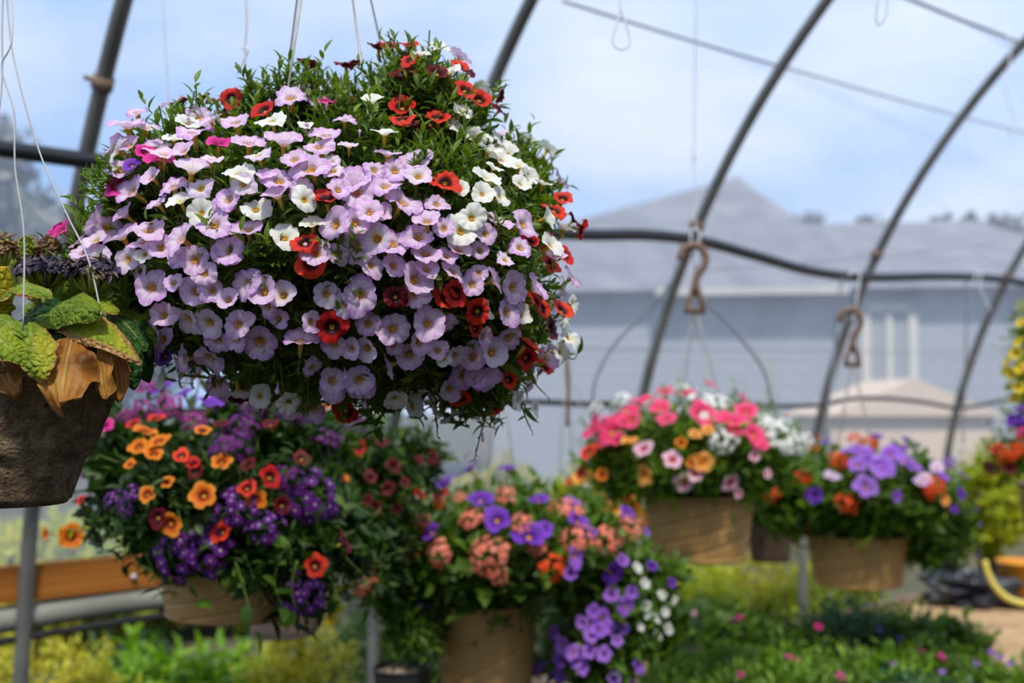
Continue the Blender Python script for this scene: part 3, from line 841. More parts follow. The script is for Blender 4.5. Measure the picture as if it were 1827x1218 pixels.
# pitched roofs: apex seen at (1315,315)
apx = at(1315, 315, 21.5); ua = (apx - bl) @ d_; va = (apx - bl) @ nrm; za = apx[2]
V = [HL(-2.6, -.35, ez), HL(ua + 2.1, -.35, ez), HL(ua + 2.1, 8.3, ez), HL(-2.6, 8.3, ez), HL(ua, va, za), HL(-2.0, va, ez + .9)]
mb = MB(); mb.add(pack(V, [(0, 1, 4, 5), (1, 2, 4), (2, 3, 5, 4), (3, 0, 5), (0, 3, 2, 1)])); mb.obj('roof', [M['roofing']], o, smooth=False)
zr = at(1600, 398, 21)[2]
V = [HL(ua + .4, -.35, ez), HL(Ln + .3, -.35, ez), HL(Ln + .3, 8.3, ez), HL(ua + .4, 8.3, ez), HL(ua + .4, 3.0, zr), HL(Ln - 1.6, 3.0, zr)]
mb = MB(); mb.add(pack(V, [(0, 1, 5, 4), (1, 2, 5), (2, 3, 4, 5), (3, 0, 4), (0, 3, 2, 1)])); mb.obj('lower_roof', [M['roofing']], o, smooth=False)
mb = MB(); M['fascia'] = simple('weathered_trim', (.48, .46, .42), (.54, .52, .47), 2, .7)
ua_, ub_ = (at(1170, 520, 18.3) - bl) @ d_, (at(1512, 520, 17.8) - bl) @ d_
mb.add(box(HL((ua_ + ub_) / 2, -.40, ez - .03), (ub_ - ua_, .08, .12), Rm)); mb.obj('fascia', [M['fascia']], o)
wc = at(1590, 618, 17.72); uw = (wc - bl) @ d_
w = None
mb = MB()
for dx, dz, sx, sz in ((-.36, 0, .13, 1.32), (.36, 0, .13, 1.32), (0, .62, .85, .13), (0, -.62, .85, .13), (0, 0, .09, 1.2)):
    mb.add(box(HL(uw + dx, -.03, wc[2] + dz), (sx, .08, sz), Rm))
w = mb.obj('window', [M['paint']], o)
mb = MB(); mb.add(box(HL(uw, -.005, wc[2]), (.72, .03, 1.2), Rm)); mb.obj('pane', [M['pane']], w)

s0 = wallz(1640, 12)
o = thing('shed', s0, 'pale tan shed standing in front of the hazy house', 'shed')
mb = MB(); c = s0 + np.array([0, 1.0, 0]); mb.add(box(c + np.array([0, 0, .72]), (1.75, 1.6, 1.44))); mb.obj('wall', [M['tanwall']], o)
V = [(-.95, -.9, 1.44), (.95, -.9, 1.44), (.95, .9, 1.44), (-.95, .9, 1.44), (0, -.9, 1.84), (0, .9, 1.84)]
mb = MB(); mb.add(pack(np.array(V) + c, [(0, 1, 4), (1, 2, 5, 4), (2, 3, 5), (3, 0, 4, 5), (0, 3, 2, 1)])); mb.obj('roof', [M['tanwall']], o, smooth=False)

def lump(c, a, seed, n=26, amp=.16, fq=3.0):
    r_ = np.random.default_rng(seed); K = r_.standard_normal((9, 3)) * fq; ph = r_.random(9) * 6
    V, F = [], []
    for i in range(n + 1):
        th = PI * i / n
        for j in range(n * 2):
            f = PI * j / n
            d = np.array([math.sin(th) * math.cos(f), math.sin(th) * math.sin(f), math.cos(th)])
            q = 1 + amp * np.mean(np.sin(K @ d + ph)) * 2.2
            V.append(np.asarray(c) + d * np.asarray(a) * q)
    return pack(V, grid_faces(n + 1, n * 2, True))
trees = [(-25, 205, 17, .55, 'dark blurred tree crown at the far left edge above the black pipe'),
         (60, 345, 26, 3.0, 'low hazy tree behind the nearest hoop'),
         (230, 380, 30, 3.4, 'hazy tree mostly hidden by the left end of the lilac ball'),
         (1445, 385, 32, 1.3, 'hazy tree top just right of the house gable'),
         (1545, 398, 34, 1.7, 'hazy tree top over the low roof, between the third and fourth hoops'),
         (1700, 385, 30, 2.2, 'hazy tree top at the right end of the roof'),
         (1830, 400, 28, 2.2, 'hazy tree at the right edge behind the farthest hoop')]
for i, (x, y, d, w, lab) in enumerate(trees):
    top = at(x, y, d); g = np.array([top[0], top[1], 0])
    o = thing('tree', g, lab, 'tree', 'hazy trees behind the film')
    hh = top[2] * 1.10
    bt = Body.__new__(Body); k_ = 5
    bt.c = np.array([g + np.array([0, 0, hh * .56])] + [g + np.array([w * .55 * math.cos(a * 1.7 + i), w * .55 * math.sin(a * 1.7 + i), hh * (.40 + .09 * a)]) for a in range(k_)])
    bt.a = np.array([[w * .75, w * .75, hh * .40]] + [[w * (.5 - .04 * a), w * (.5 - .04 * a), hh * .15] for a in range(k_)])
    foliage(o, bt, 900, OVATE, 'crown', .30 if d < 20 else .42, .5, 7, .5, lo=.35, name='crown', stems=False)
    mb = MB(); mb.add(tube([g, g + np.array([.05, 0, hh * .3]), g + np.array([0, 0, hh * .6])], [.16, .12, .07], 8)); mb.obj('trunk', [M['bark']], o)

# shrubs outside, low and bright
def bush(name, c, rx, h, mat, n, leafT, size, label, group, flowers=None, base=0.0, cat='shrub', leaves=8, L=.10, up=.8, spread=1.15):
    """c at its foot; body between base and base+h"""
    o = thing(name, c, label, cat, group)
    b = Body([]) if False else Body.__new__(Body)
    b.c = np.array([np.array(c) + np.array([0, 0, base + h * .55])]); b.a = np.array([[rx, rx, h * .5]])
    foliage(o, b, n, leafT, mat, size, L, leaves, up, lo=.45, spread=spread, stems=False)
    mb = MB()
    for k in range(7):
        a = k * .9; e = b.c[0] + np.array([rx * .5 * math.cos(a), rx * .5 * math.sin(a), h * .15])
        mb.add(tube([np.array(c) + np.array([0, 0, base]), (np.array(c) + e) / 2 + np.array([0, 0, base * .5]), e], [.012, .009, .004], 5))
    mb.obj('stem', [M['woody']], o)
    if flowers:
        colr, kind, num, fs = flowers
        P, Nn = b.sample(num, .97, 1.03)
        for p, q in zip(P, Nn):
            if q[2] < -.2: continue
            dd = unit(q + np.array([0, -.4, .5]) + RNG.standard_normal(3) * .2)
            if kind == 'c':
                link('flower_cluster', cluster_mesh(colr, int(RNG.integers(0, 3))), o, mat4(frames(dd[None], scale=fs)[0], p))
            else:
                link('flower', flower_mesh(int(RNG.integers(0, 3)), colr, True), o, mat4(frames(dd[None], scale=fs)[0], p))
    return o
def foot(px, py_top, d, h):                            # foot on the ground for a plant whose top shows at py_top
    p = at(px, py_top, d); return (p[0], p[1], 0.0), p[2]
outs = [('golden_shrub', 60, 1112, 3.9, .36, 'leaf_yellow', OVATE, .034, 'mottled golden shrub at the bottom left corner, left foot of the nearest hoop'),
        ('golden_shrub', 165, 1150, 3.6, .20, 'leaf_yellow', OVATE, .034, 'smaller golden shrub beside the bottom left corner shrub'),
        ('green_perennial', 262, 1118, 4.0, .26, 'leaf_bright', LANCE3, .12, 'bright green leafy perennial right of the golden corner shrub'),
        ('green_perennial', 352, 1140, 3.7, .22, 'leaf_bright', LANCE3, .13, 'light green leafy perennial below the hanging tan pot with purple verbena'),
        ('green_perennial', 415, 1118, 4.2, .24, 'leaf_bright', LANCE3, .11, 'green perennial with pale tips under the taupe pot'),
        ('golden_shrub', 540, 1085, 4.0, .26, 'leaf_yellow', OVATE, .036, 'golden shrub right of the taupe pot, left of a dark gap'),
        ('golden_shrub', 478, 1150, 3.8, .18, 'leaf_yellow', OVATE, .034, 'golden shrub low under the taupe pot'),
        ('lime_shrub', 1235, 983, 5.6, 0.38, 'leaf_lime', OVATE, .05, 'lime green shrub directly under the coral pink basket'),
        ('lime_shrub', 1330, 968, 6.0, 0.45, 'leaf_yellow', OVATE, .05, 'yellow shrub between the two tan pots, left of the grey post'),
        ('lime_shrub', 1460, 988, 6.4, 0.43, 'leaf_lime', OVATE, .05, 'lime shrub right of the grey post under the second tan pot'),
        ('lime_shrub', 1180, 1028, 5.4, 0.35, 'leaf_lime', OVATE, .05, 'lime shrub left of the pot of the coral pink basket'),
        ('lime_shrub', 1390, 1038, 5.8, 0.35, 'leaf_lime', OVATE, .05, 'low lime shrub at the foot of the grey post')]
outs += [('added_dark_shrub', 655, 1075, 4.7, .30, 'leaf_dark', LANCE3, .06, 'added dark shrub blacking out the shadowy gap right of the golden shrubs'),  # dark shrubs added so the pale gaps read as deep shade
         ('added_dark_shrub', 230, 1108, 4.9, .34, 'leaf_dark', LANCE3, .06, 'added dark shrub behind the bright green perennials'),
         ('added_dark_shrub', 820, 1075, 4.7, .34, 'leaf_dark', LANCE3, .06, 'added dark shrub behind the bottom centre tan pot'),
         ('added_dark_shrub', 1010, 1060, 4.9, .36, 'leaf_dark', LANCE3, .06, 'added dark shrub behind the violet trailing blooms')]
for nm, px, py, d, rx, mt, lt, sz, lab in outs:
    c, h = foot(px, py, d, 0)
    bush(nm, c, rx, h * .98, mt, 520 if mt != 'leaf_bright' else 150, lt, sz, lab, 'shrubs outside under the open side', leaves=8 if mt != 'leaf_bright' else 7, L=.09 if mt != 'leaf_bright' else .12)
far = [(120, 905, 7.5, .8, 'leaf_lime'), (255, 890, 8.0, .8, 'leaf_yellow'), (400, 900, 8.2, .8, 'leaf_lime'), (700, 822, 8.5, .42, 'leaf_yellow'),
       (835, 838, 8.5, .36, 'leaf_yellow'), (905, 812, 9.0, .40, 'leaf_yellow'), (1010, 850, 9, .5, 'leaf_lime'), (20, 935, 7.2, .7, 'leaf_yellow')]
fl = ['pale shrub seen through the film left of the dark basket', 'hazy shrub through the film behind the orange blooms', 'hazy shrub through the film behind the purple verbena',
      'hazy yellow shrub through the film right of the dark basket', 'hazy yellow shrub over the violet petunias', 'hazy yellow shrub below the dangling dried strand',
      'hazy shrub through the film left of the coral pink basket', 'hazy pale shrub at the left edge above the board']
for (px, py, d, rx, mt), lab in zip(far, fl):
    c, h = foot(px, py, d, 0)
    bush('distant_shrub', c, rx, h * .98, mt, 500, OVATE, .09, lab, 'shrubs hazy through the film', L=.14)

# ================================================================== main basket of calibrachoa
D1 = 1.25
B1 = Body([(600, 462, D1, 392, 262), (345, 370, D1, 168, 160, .15), (330, 500, D1, 165, 120, .15), (755, 250, D1 + .02, 125, 160, .10),
           (870, 500, D1 + .02, 128, 195, .15), (850, 640, D1 + .04, 95, 85, .12), (530, 230, D1 + .04, 130, 85, .10), (905, 350, D1 + .08, 95, 110, .10),
           (205, 420, D1 - .02, 62, 75, .08)])
base = B1.c[0] + np.array([0, 0, -.17])
root = thing('hanging_basket', base, 'large ball of lilac, white and red calibrachoa hanging on wires, the biggest basket', 'hanging flower basket')
pm = link('pot', pot_mesh(.13, .10, .13, M['pot_tan'], False), root, Matrix.Translation(Vector(base + np.array([0, 0, .06]))))
sm = link('soil', soil_mesh(.118, M['soil']), root, Matrix.Translation(Vector(base + np.array([0, 0, .06 + .115]))))
foliage(root, B1, 4200, LANCE, 'leaf', .023, .045, 11, up=.6, lo=.66)
# leafy tips on the upper rim and loose sprigs between blooms
TIPS = [(500, 150), (525, 140), (548, 150), (480, 165), (590, 150), (610, 160), (455, 175), (715, 90), (728, 95), (700, 105), (350, 195), (322, 205), (640, 170), (765, 105),
        (760, 130), (300, 215), (690, 130), (870, 185), (560, 165), (575, 175), (440, 190), (510, 165), (535, 170), (665, 150), (680, 175), (660, 215), (740, 170), (765, 175), (790, 190),
        (610, 185), (630, 200), (590, 195), (700, 170), (715, 185), (215, 335), (195, 345), (205, 355), (150, 425), (395, 445), (480, 470), (590, 480), (610, 470), (505, 455), (625, 590),
        (760, 300), (775, 290), (800, 300), (815, 310), (790, 275), (770, 255), (750, 280), (830, 260), (880, 430), (450, 485)]
P, D = [], []
for x, y in TIPS:
    for _ in range(3):
        t, p, n = B1.hit(x + RNG.normal() * 8, y + 10 + RNG.normal() * 6); P.append(p - n * .014); D.append(n * .6 + np.array([RNG.normal() * .25, -.15, .9]))
mb, st = MB(), MB(); shoots(mb, np.array(P) - np.array([0, 0, .012]), np.array(D), LANCE, 12, .04, .021, 1.0, st)
lt_ = mb.obj('leafy_tips', [M['leaf']], root); mk = st.obj('stem', [M['stem']], root)

F1 = """316 191 40 L u;254 218 42 L u;243 244 62 L u;211 271 46 L l;223 280 46 W l;355 220 46 L;332 237 42 W;324 264 38 W;361 256 64 L u;280 271 52 L u;249 304 30 V;302 298 46 M;268 283 36 M u;
317 296 50 P;358 312 66 P u;391 301 42 P u;252 350 60 L;320 338 54 L;365 340 48 P;337 364 46 W u;370 384 46 W;408 367 44 L;189 387 56 L l;137 408 34 M;184 416 58 L;128 404 34 M;120 412 30 M;238 420 60 L u;283 409 62 L u;268 428 56 L u;
191 441 42 P;194 466 50 P;174 458 44 L;342 426 60 L;396 402 64 L;413 446 56 L;218 333 40 M;228 308 42 L;342 455 44 L;278 451 32 W;523 200 58 L;430 185 42 R;414 202 42 D;474 210 42 R;491 240 50 W;430 240 52 L u;
511 264 64 L u;453 270 56 L u;548 246 26 W u;583 254 52 L u;614 227 36 L u;661 197 40 W;570 276 50 L;469 296 44 P u;622 272 34 P u;437 322 56 W u;555 314 64 L;592 298 30 P;595 315 38 P;688 285 46 L u;
681 259 46 W u;503 330 52 L;629 328 60 L;634 350 58 L;683 340 52 L;666 313 38 L;444 343 44 P;501 355 54 L u;462 375 50 W;540 347 42 P;548 367 42 W;583 359 52 R u;632 377 44 P;678 382 42 L;595 404 58 L;
417 362 46 L;449 409 56 L u;422 446 54 L;513 421 54 W;548 431 44 R;636 438 62 L;668 426 56 P;634 402 46 L;567 448 50 L;558 466 52 R;602 451 36 L;736 298 56 L;736 329 46 P;783 336 47 R;857 327 52 W;843 357 42 W;
884 295 46 W;881 357 38 W;916 336 38 W;934 318 36 W;813 345 30 W;715 363 64 L;749 398 50 L;810 413 58 W;825 395 48 W;878 397 56 L u;916 404 54 L;970 366 44 R u;987 351 34 R u;961 395 42 W;987 407 42 W;999 395 34 D;
1018 413 36 R;698 431 58 L;739 422 52 L u;752 447 54 L u;810 443 44 L;789 454 36 L;905 440 44 L;928 431 36 R;881 459 34 P u;846 446 32 L;964 437 48 W u;967 454 44 L u;993 457 34 R;970 469 38 R;999 494 42 L;
736 491 62 L;754 475 40 L;730 519 46 L;804 516 48 R;843 484 34 L;869 493 46 L;906 508 56 L;940 510 52 L;837 543 44 R;860 543 36 W;887 543 50 L;916 552 38 W;789 524 40 R;754 559 58 L;786 567 50 L;698 573 56 L;
837 573 30 R;854 590 40 L;937 534 36 R;952 546 30 R;976 546 40 R;928 599 50 R;925 623 40 R;902 596 46 L;877 610 52 P;744 596 44 L;727 621 50 L;772 605 38 L;807 623 38 P;837 623 48 L;780 618 26 W;970 581 40 D;
1005 596 46 W;1008 540 32 W;286 504 58 L;325 496 36 L;360 511 56 L;392 509 42 L;447 500 58 L;479 507 54 L;509 517 48 P;309 547 48 L;343 564 58 P;284 571 42 L;382 566 52 P;435 562 50 L;399 592 44 L;431 589 42 L;
468 599 60 L;541 585 58 L u;380 628 58 L;302 592 42 L;302 622 38 V;337 624 50 L;433 686 54 P;364 461 50 L;304 663 42 W;584 519 46 P;641 516 62 L;614 534 50 P;593 566 54 R;655 569 42 L;597 601 42 L;625 603 36 L;
650 605 46 P;595 656 46 L;639 654 50 L;595 674 50 L;646 674 48 L;823 656 46 L;795 674 42 L;827 690 36 R;672 99 44 D u;702 99 36 R u;733 101 34 R u;752 113 34 W u;778 107 40 W;794 134 46 W;812 128 32 R;736 127 32 R;
725 147 50 D u;775 144 36 D u;822 141 26 D;817 169 40 R;845 181 42 R;887 177 34 D;867 202 30 D;725 198 46 R;712 230 44 R;775 213 42 R;739 244 44 D;666 160 30 W u;814 202 38 W;817 230 48 W;616 137 44 D u;
547 131 44 D u;552 167 36 P u;850 255 44 W;875 255 44 W;915 306 42 W;897 667 34 R;953 640 36 R u;911 695 42 W;944 717 32 W;797 720 50 W;869 648 48 L;760 712 44 W;985 620 40 W;990 560 34 W;860 280 44 W;
840 240 40 W;895 270 40 W;925 330 36 W;950 340 34 W;905 285 38 W;870 310 34 W;330 660 44 W;280 650 36 W;470 690 40 W;520 700 44 W;700 690 44 W;735 705 40 W;340 200 34 D;375 195 34 D;395 190 36 M;560 185 34 L;590 200 34 M;
290 330 40 L;235 385 46 L;300 370 40 L;160 440 42 L;205 400 46 L;250 460 44 P;300 440 44 L;560 400 40 W u;700 470 44 L;660 470 40 L;800 480 42 L;380 480 44 L;260 480 40 L;560 560 38 L;500 560 34 L;690 640 44 L;560 640 40 L;850 660 40 L;
385 235 40 L;400 270 44 M u;345 290 44 L;480 320 40 L;530 300 44 L;605 350 40 L;700 315 44 L;655 385 46 L;770 370 38 L;780 410 36 L;850 420 36 L;830 500 40 L;700 520 40 D;700 605 34 L;480 540 36 L;420 520 40 L;240 270 40 L;265 240 40 P"""
KC = {'L': 'lilac', 'P': 'lilac_pale', 'W': 'white', 'R': 'red', 'D': 'dark_red', 'M': 'magenta', 'V': 'violet'}
fl = []
for e in F1.replace('\n', '').split(';'):
    q = e.split()
    fl.append((float(q[0]), float(q[1]), float(q[2]), q[3], q[4] if len(q) > 4 else ''))
order = sorted(range(len(fl)), key=lambda i: -fl[i][2])
big = set(order[:100])
rest, restt = MB(), MB()
RM = ['lilac', 'lilac_pale', 'white', 'red', 'dark_red', 'magenta', 'violet']
placed = []
def f_dir(n, hint):
    if hint == 'u':
        return unit(n * .5 + np.array([0, -.30, .95]) + RNG.standard_normal(3) * .20)
    if hint == 'l':
        return unit(np.array([-.9, -.25, .5]) + RNG.standard_normal(3) * .12)
    return facing(n, .5, .22, .30)
for i, (x, y, w, c, h) in enumerate(fl):
    t, p, n = B1.hit(x, y); d = f_dir(n, h); R_ = w * .5 / FPX * t * 1.10; p = p + n * (.008 + .01 * RNG.random())
    placed.append(p); Rm = frames(d[None], scale=R_)[0]
    if i in big:
        m = mat4(Rm, p); o = link('flower', flower_mesh(int(RNG.integers(0, 7)), KC[c]), root, m); mark(o, m)
        link('flower_tube', throat_mesh('throat'), o, m)
    else:
        rest.add(FUN[int(RNG.integers(0, 7))], Rm[None], p[None], moff=RM.index(KC[c])); restt.add(THR, Rm[None], p[None])
# the far side of the ball, as full as the front
P, Nn = B1.sample(1300, .98, 1.02, 1.0)
placed = np.array(placed); cnt = 0
for p, n in zip(P, Nn):
    if n[1] < .12 or cnt > 260: continue
    if np.min(np.linalg.norm(placed - p, axis=1)) < .026: continue
    placed = np.vstack([placed, p]); cnt += 1
    c = RNG.choice(7, p=[.42, .18, .2, .1, .04, .04, .02]); d = unit(n + np.array([0, 0, .5]) + RNG.standard_normal(3) * .25)
    Rm = frames(d[None], scale=.014 + .003 * RNG.random()); rest.add(FUN[int(RNG.integers(0, 7))], Rm, (p + n * .012)[None], moff=int(c)); restt.add(THR, Rm, (p + n * .012)[None])
o = rest.obj('flower', [M[c] for c in RM], root); tag(o, kind='stuff')
restt.obj('flower_tube', [M['throat'], M['calyx'], M['deep_throat']], o)
for x, y, s in [(500, 663, 22), (675, 745, 24), (615, 640, 22), (650, 690, 20), (383, 650, 16), (850, 760, 14), (345, 243, 16), (600, 520, 14), (548, 255, 18), (505, 445, 16), (640, 262, 14), (745, 720, 16)]:
    t, p, n = B1.hit(x, y); d = unit(np.array([RNG.normal() * .2, -.2, -1.0 if y > 600 else 1.0])); mb = MB()
    mb.add(BUD, frames(d[None], scale=s / FPX * t)[0][None], (p + n * .01)[None]); mb.obj('flower_bud', [M['lilac_pale'], M['calyx']], root)
def pts(lst, d): return [at(x, y, d) for x, y in lst]
trails(root, [pts([(760, 690), (778, 715), (776, 752)], D1), pts([(840, 690), (870, 720), (885, 745)], D1), pts([(880, 690), (915, 715), (935, 722)], D1),
              pts([(700, 680), (740, 715), (755, 742)], D1), pts([(620, 660), (640, 700), (655, 712)], D1 - .05), pts([(500, 640), (505, 690), (512, 715)], D1 - .1),
              pts([(780, 660), (800, 700), (790, 735)], D1), pts([(920, 640), (960, 690), (975, 705)], D1 + .05), pts([(980, 620), (1020, 640), (1030, 632)], D1 + .05),
              pts([(350, 640), (380, 680), (372, 700)], D1), pts([(430, 650), (455, 690), (470, 705)], D1), pts([(560, 660), (565, 700), (560, 720)], D1)], LANCE, 'leaf', .022)
trails(root, [pts([(862, 700), (866, 740), (856, 780), (846, 822)], D1), pts([(778, 740), (781, 780)], D1), pts([(925, 705), (938, 745), (948, 768)], D1)], LANCE, 'spent_brown', .010, .0012, 'dried', .008, 'dried_strand')
hook_top = at(585, -250, 1.27)
for (a, b) in (((515, 150), 1.17), ((512, 140), 1.35), ((668, 290), 1.18), ((702, 180), 1.36)):
    e = at(a[0], a[1] + (120 if a[0] < 600 else 60), b)
    tp = at({515: 574, 512: 562, 668: 596, 702: 606}[a[0]], -250, 1.27)
    mb = MB(); mid = at(a[0], a[1], b)
    mb.add(tube([tp, mid, e], .0013, 6)); mb.obj('hanger_wire', [M['wire']], root)

mb = MB(); tp = at(583, -250, 1.27)
mb.add(tube(spline([tp - np.array([0, 0, .004]), tp + np.array([.004, 0, .03]), tp + np.array([.018, 0, .05]), tp + np.array([.012, 0, .075]), tp + np.array([-.012, 0, .075]), tp + np.array([-.02, 0, .055])], 5), .004, 8))
mb.obj('hook', [M['brown_plastic']], root)
mb = MB(); mb.add(tube([tp + np.array([.0, 0, .078]), tp + np.array([0, 0, 1.25])], .0015, 6)); mb.obj('hanger_wire', [M['wire']], root)
# ================================================================== primula in the fibre pot
DP = 1.10; KP = DP / FPX
pc = at(8, 898, DP); pot_b = pc
root = thing('primula_pot', pot_b, 'wilting primula with yellow and brown leaves in a rough fibre pot at the left edge', 'potted plant')
r_ = np.random.default_rng(3)
KV = r_.standard_normal((14, 3)) * 60; KPh = r_.random(14) * 6
H_ = 225 * KP
def fibre(th, z, i):
    d = np.array([math.cos(th) * .1, math.sin(th) * .1, z])
    return 1 + .016 * np.mean(np.sin(KV @ d + KPh)) * 2.5 + .006 * math.sin(th * 23 + z * 300)
prof = [(.001, .006), (.05, .003)] + [(104 * KP + 0, .0), (109 * KP, .004)]
for i in range(1, 30):
    u = i / 30
    r = 109 * KP + (190 - 109) * KP * u
    r += .0035 * (1 if u > .36 else 0) - .0022 * math.exp(-((u - .36) / .03) ** 2)
    prof.append((r, u * H_))
prof += [(196 * KP, H_), (197 * KP, H_ + .006), (188 * KP, H_ + .008), (182 * KP, H_ - .004), (180 * KP, H_ - .02)]
mb = MB(); mb.add(lathe(prof, 180, fibre)); link('pot', mb.mesh('pot', [M['fibre']]), root, Matrix.Translation(Vector(pot_b)))
link('soil', soil_mesh(182 * KP, M['soil']), root, Matrix.Translation(Vector(pot_b + np.array([0, 0, H_ - .018]))))
crown = pot_b + np.array([0, 0, H_])
def pleaf(b, t, w, face, mat, curl=.25, arch=.3, seed=0, cup=.12, ruffle=1.0):
    """b, t world points; w width in m; face = normal hint"""
    r_ = np.random.default_rng(seed); b, t = np.array(b), np.array(t)
    L = np.linalg.norm(t - b); x = unit(t - b); z = unit(face - x * (np.dot(face, x))); y = np.cross(z, x)
    nu, nv = 26, 21; V, C = [], []
    ph = r_.random(8) * 6
    for i in range(nu):
        u = i / (nu - 1)
        wid = w * .5 * (max(0, math.sin(PI * (u * .93 + .07) ** .95)) ** .62) * (.55 + .45 * min(1, u * 2.2))
        wid *= 1 + .05 * math.sin(u * 21 + ph[0]) + .03 * math.sin(u * 47 + ph[1])
        if i == nu - 1: wid = w * .02
        for j in range(nv):
            v = j / (nv - 1) * 2 - 1
            yy = wid * v
            zz = arch * L * math.sin(PI * u * .9) * .5 - curl * L * u ** 2.2
            zz += -cup * w * (v * v) + .03 * w * abs(v) ** .5
            zz += ruffle * .045 * w * math.sin(u * 9 + v * 2.2 + ph[2]) * abs(v) ** 1.5 + ruffle * .035 * w * math.sin(u * 19 + ph[3] + v) * v * v
            zz += ruffle * .012 * w * math.sin(v * 16 + u * 24 + ph[4]) * math.sin(u * 31 + ph[5])
            V.append(b + x * (u * L) + y * yy + z * zz); C.append((u, (1 - abs(v)) * (.35 + .65 * min(1, (1 - u) * 4)), r_.random() * .01 + .5, 1))
    mb = MB(); mb.add(pack(V, grid_faces(nu, nv), 0, C), rand=[seed * .13 % 1])
    lf = mb.obj('leaf', [M[mat]], root)
    if mat in LT: lf['label'] = LT[mat]
    return lf
LT = {'pri_dead': 'withered orange-brown leaf', 'pri_yellow': 'yellow leaf', 'pri_brown_edge': 'yellow-green leaf with a dry brown edge', 'pri_dark': 'dark green leaf'}
UPF = np.array([0, -.55, .85]); FR = np.array([0, -1, .15]); TOP = np.array([0, -.25, 1])
def W(x, y, dd): return at(x, y, DP + dd)
LV = [((60, 590, .02), (182, 560, -.09), 84, np.array([-.1, -.8, .75]), 'pri_green', .02, .25), ((90, 605, .0), (226, 600, -.10), 66, np.array([.1, -.75, .8]), 'pri_brown_edge', .22, .35),
      ((170, 560, .02), (274, 590, -.02), 78, np.array([.45, -.8, .5]), 'pri_green', .1, .2), ((160, 560, .06), (262, 478, .04), 72, np.array([.2, -.9, .35]), 'pri_green', .05, .1),
      ((20, 590, .0), (108, 552, -.06), 84, np.array([0, -.9, .4]), 'pri_dark', .05, .1), ((0, 560, -.02), (84, 512, -.10), 50, np.array([0, -.6, .85]), 'pri_lime', .12, .3),
      ((-30, 570, -.02), (8, 480, -.07), 74, np.array([.2, -.95, .2]), 'pri_yellow', .05, .15), ((52, 575, -.09), (78, 676, -.12), 62, np.array([.1, -1, .35]), 'pri_lime', .05, .2),
      ((-35, 590, -.08), (38, 636, -.12), 62, np.array([.1, -.9, .5]), 'pri_lime', .15, .3), ((-30, 585, -.05), (44, 582, -.11), 36, np.array([0, -.7, .8]), 'pri_green', .2, .3),
      ((36, 510, .06), (46, 420, .05), 62, np.array([.05, -1, .1]), 'pri_lime', .0, .05), ((130, 600, -.07), (108, 726, -.12), 92, np.array([.05, -1, .1]), 'pri_dead', .0, .1),
      ((182, 612, -.07), (188, 712, -.09), 42, np.array([-.3, -1, .1]), 'pri_dead', .0, .12), ((204, 612, -.05), (214, 716, -.07), 40, np.array([.3, -1, .1]), 'pri_dead', .0, .1),
      ((0, 630, -.08), (28, 706, -.10), 52, np.array([.1, -1, .1]), 'pri_dead', .0, .1), ((220, 590, -.03), (240, 696, -.04), 44, np.array([.5, -1, .1]), 'pri_dark', .0, .2),
      ((236, 590, .0), (266, 684, .0), 40, np.array([.7, -1, .1]), 'pri_dark', .0, .2), ((110, 540, .08), (140, 455, .07), 64, np.array([.0, -1, .2]), 'pri_green', .05, .05),
      ((88, 545, .0), (120, 500, -.03), 40, np.array([0, -1, .3]), 'pri_lime', .05, .1), ((120, 560, .0), (205, 545, -.05), 54, np.array([.1, -.7, .9]), 'pri_lime', .12, .3),
      ((200, 560, .0), (262, 620, -.03), 70, np.array([.5, -.9, .3]), 'pri_dark', .1, .2), ((150, 600, -.03), (230, 650, -.05), 70, np.array([.3, -1, .1]), 'pri_dark', .1, .2),
      ((60, 600, -.05), (140, 640, -.07), 70, np.array([.1, -1, .2]), 'pri_dark', .1, .2), ((-20, 600, -.03), (60, 640, -.06), 80, np.array([0, -1, .2]), 'pri_dark', .1, .2),
      ((-60, 560, .0), (-100, 480, .0), 80, np.array([-.3, -.7, .6]), 'pri_lime', .1, .2), ((-60, 590, -.04), (-140, 640, -.06), 80, np.array([-.3, -.7, .6]), 'pri_green', .1, .2),
      ((40, 560, .12), (120, 500, .16), 80, np.array([.3, .3, .8]), 'pri_green', .2, .2), ((0, 560, .12), (-60, 480, .17), 80, np.array([-.3, .4, .8]), 'pri_green', .2, .2),
      ((100, 570, .12), (200, 560, .15), 80, np.array([.5, .5, .8]), 'pri_green', .2, .2), ((70, 530, .03), (10, 470, .06), 60, np.array([-.2, -.9, .4]), 'pri_brown_edge', .1, .1)]
for i, (b, t, w, f_, mt, cu, ar) in enumerate(LV):
    pleaf(W(*b), W(*t), w * KP * 1.08, f_, mt, cu, ar, i, cup=.16, ruffle=1.6 if mt != 'pri_dead' else 3.2)
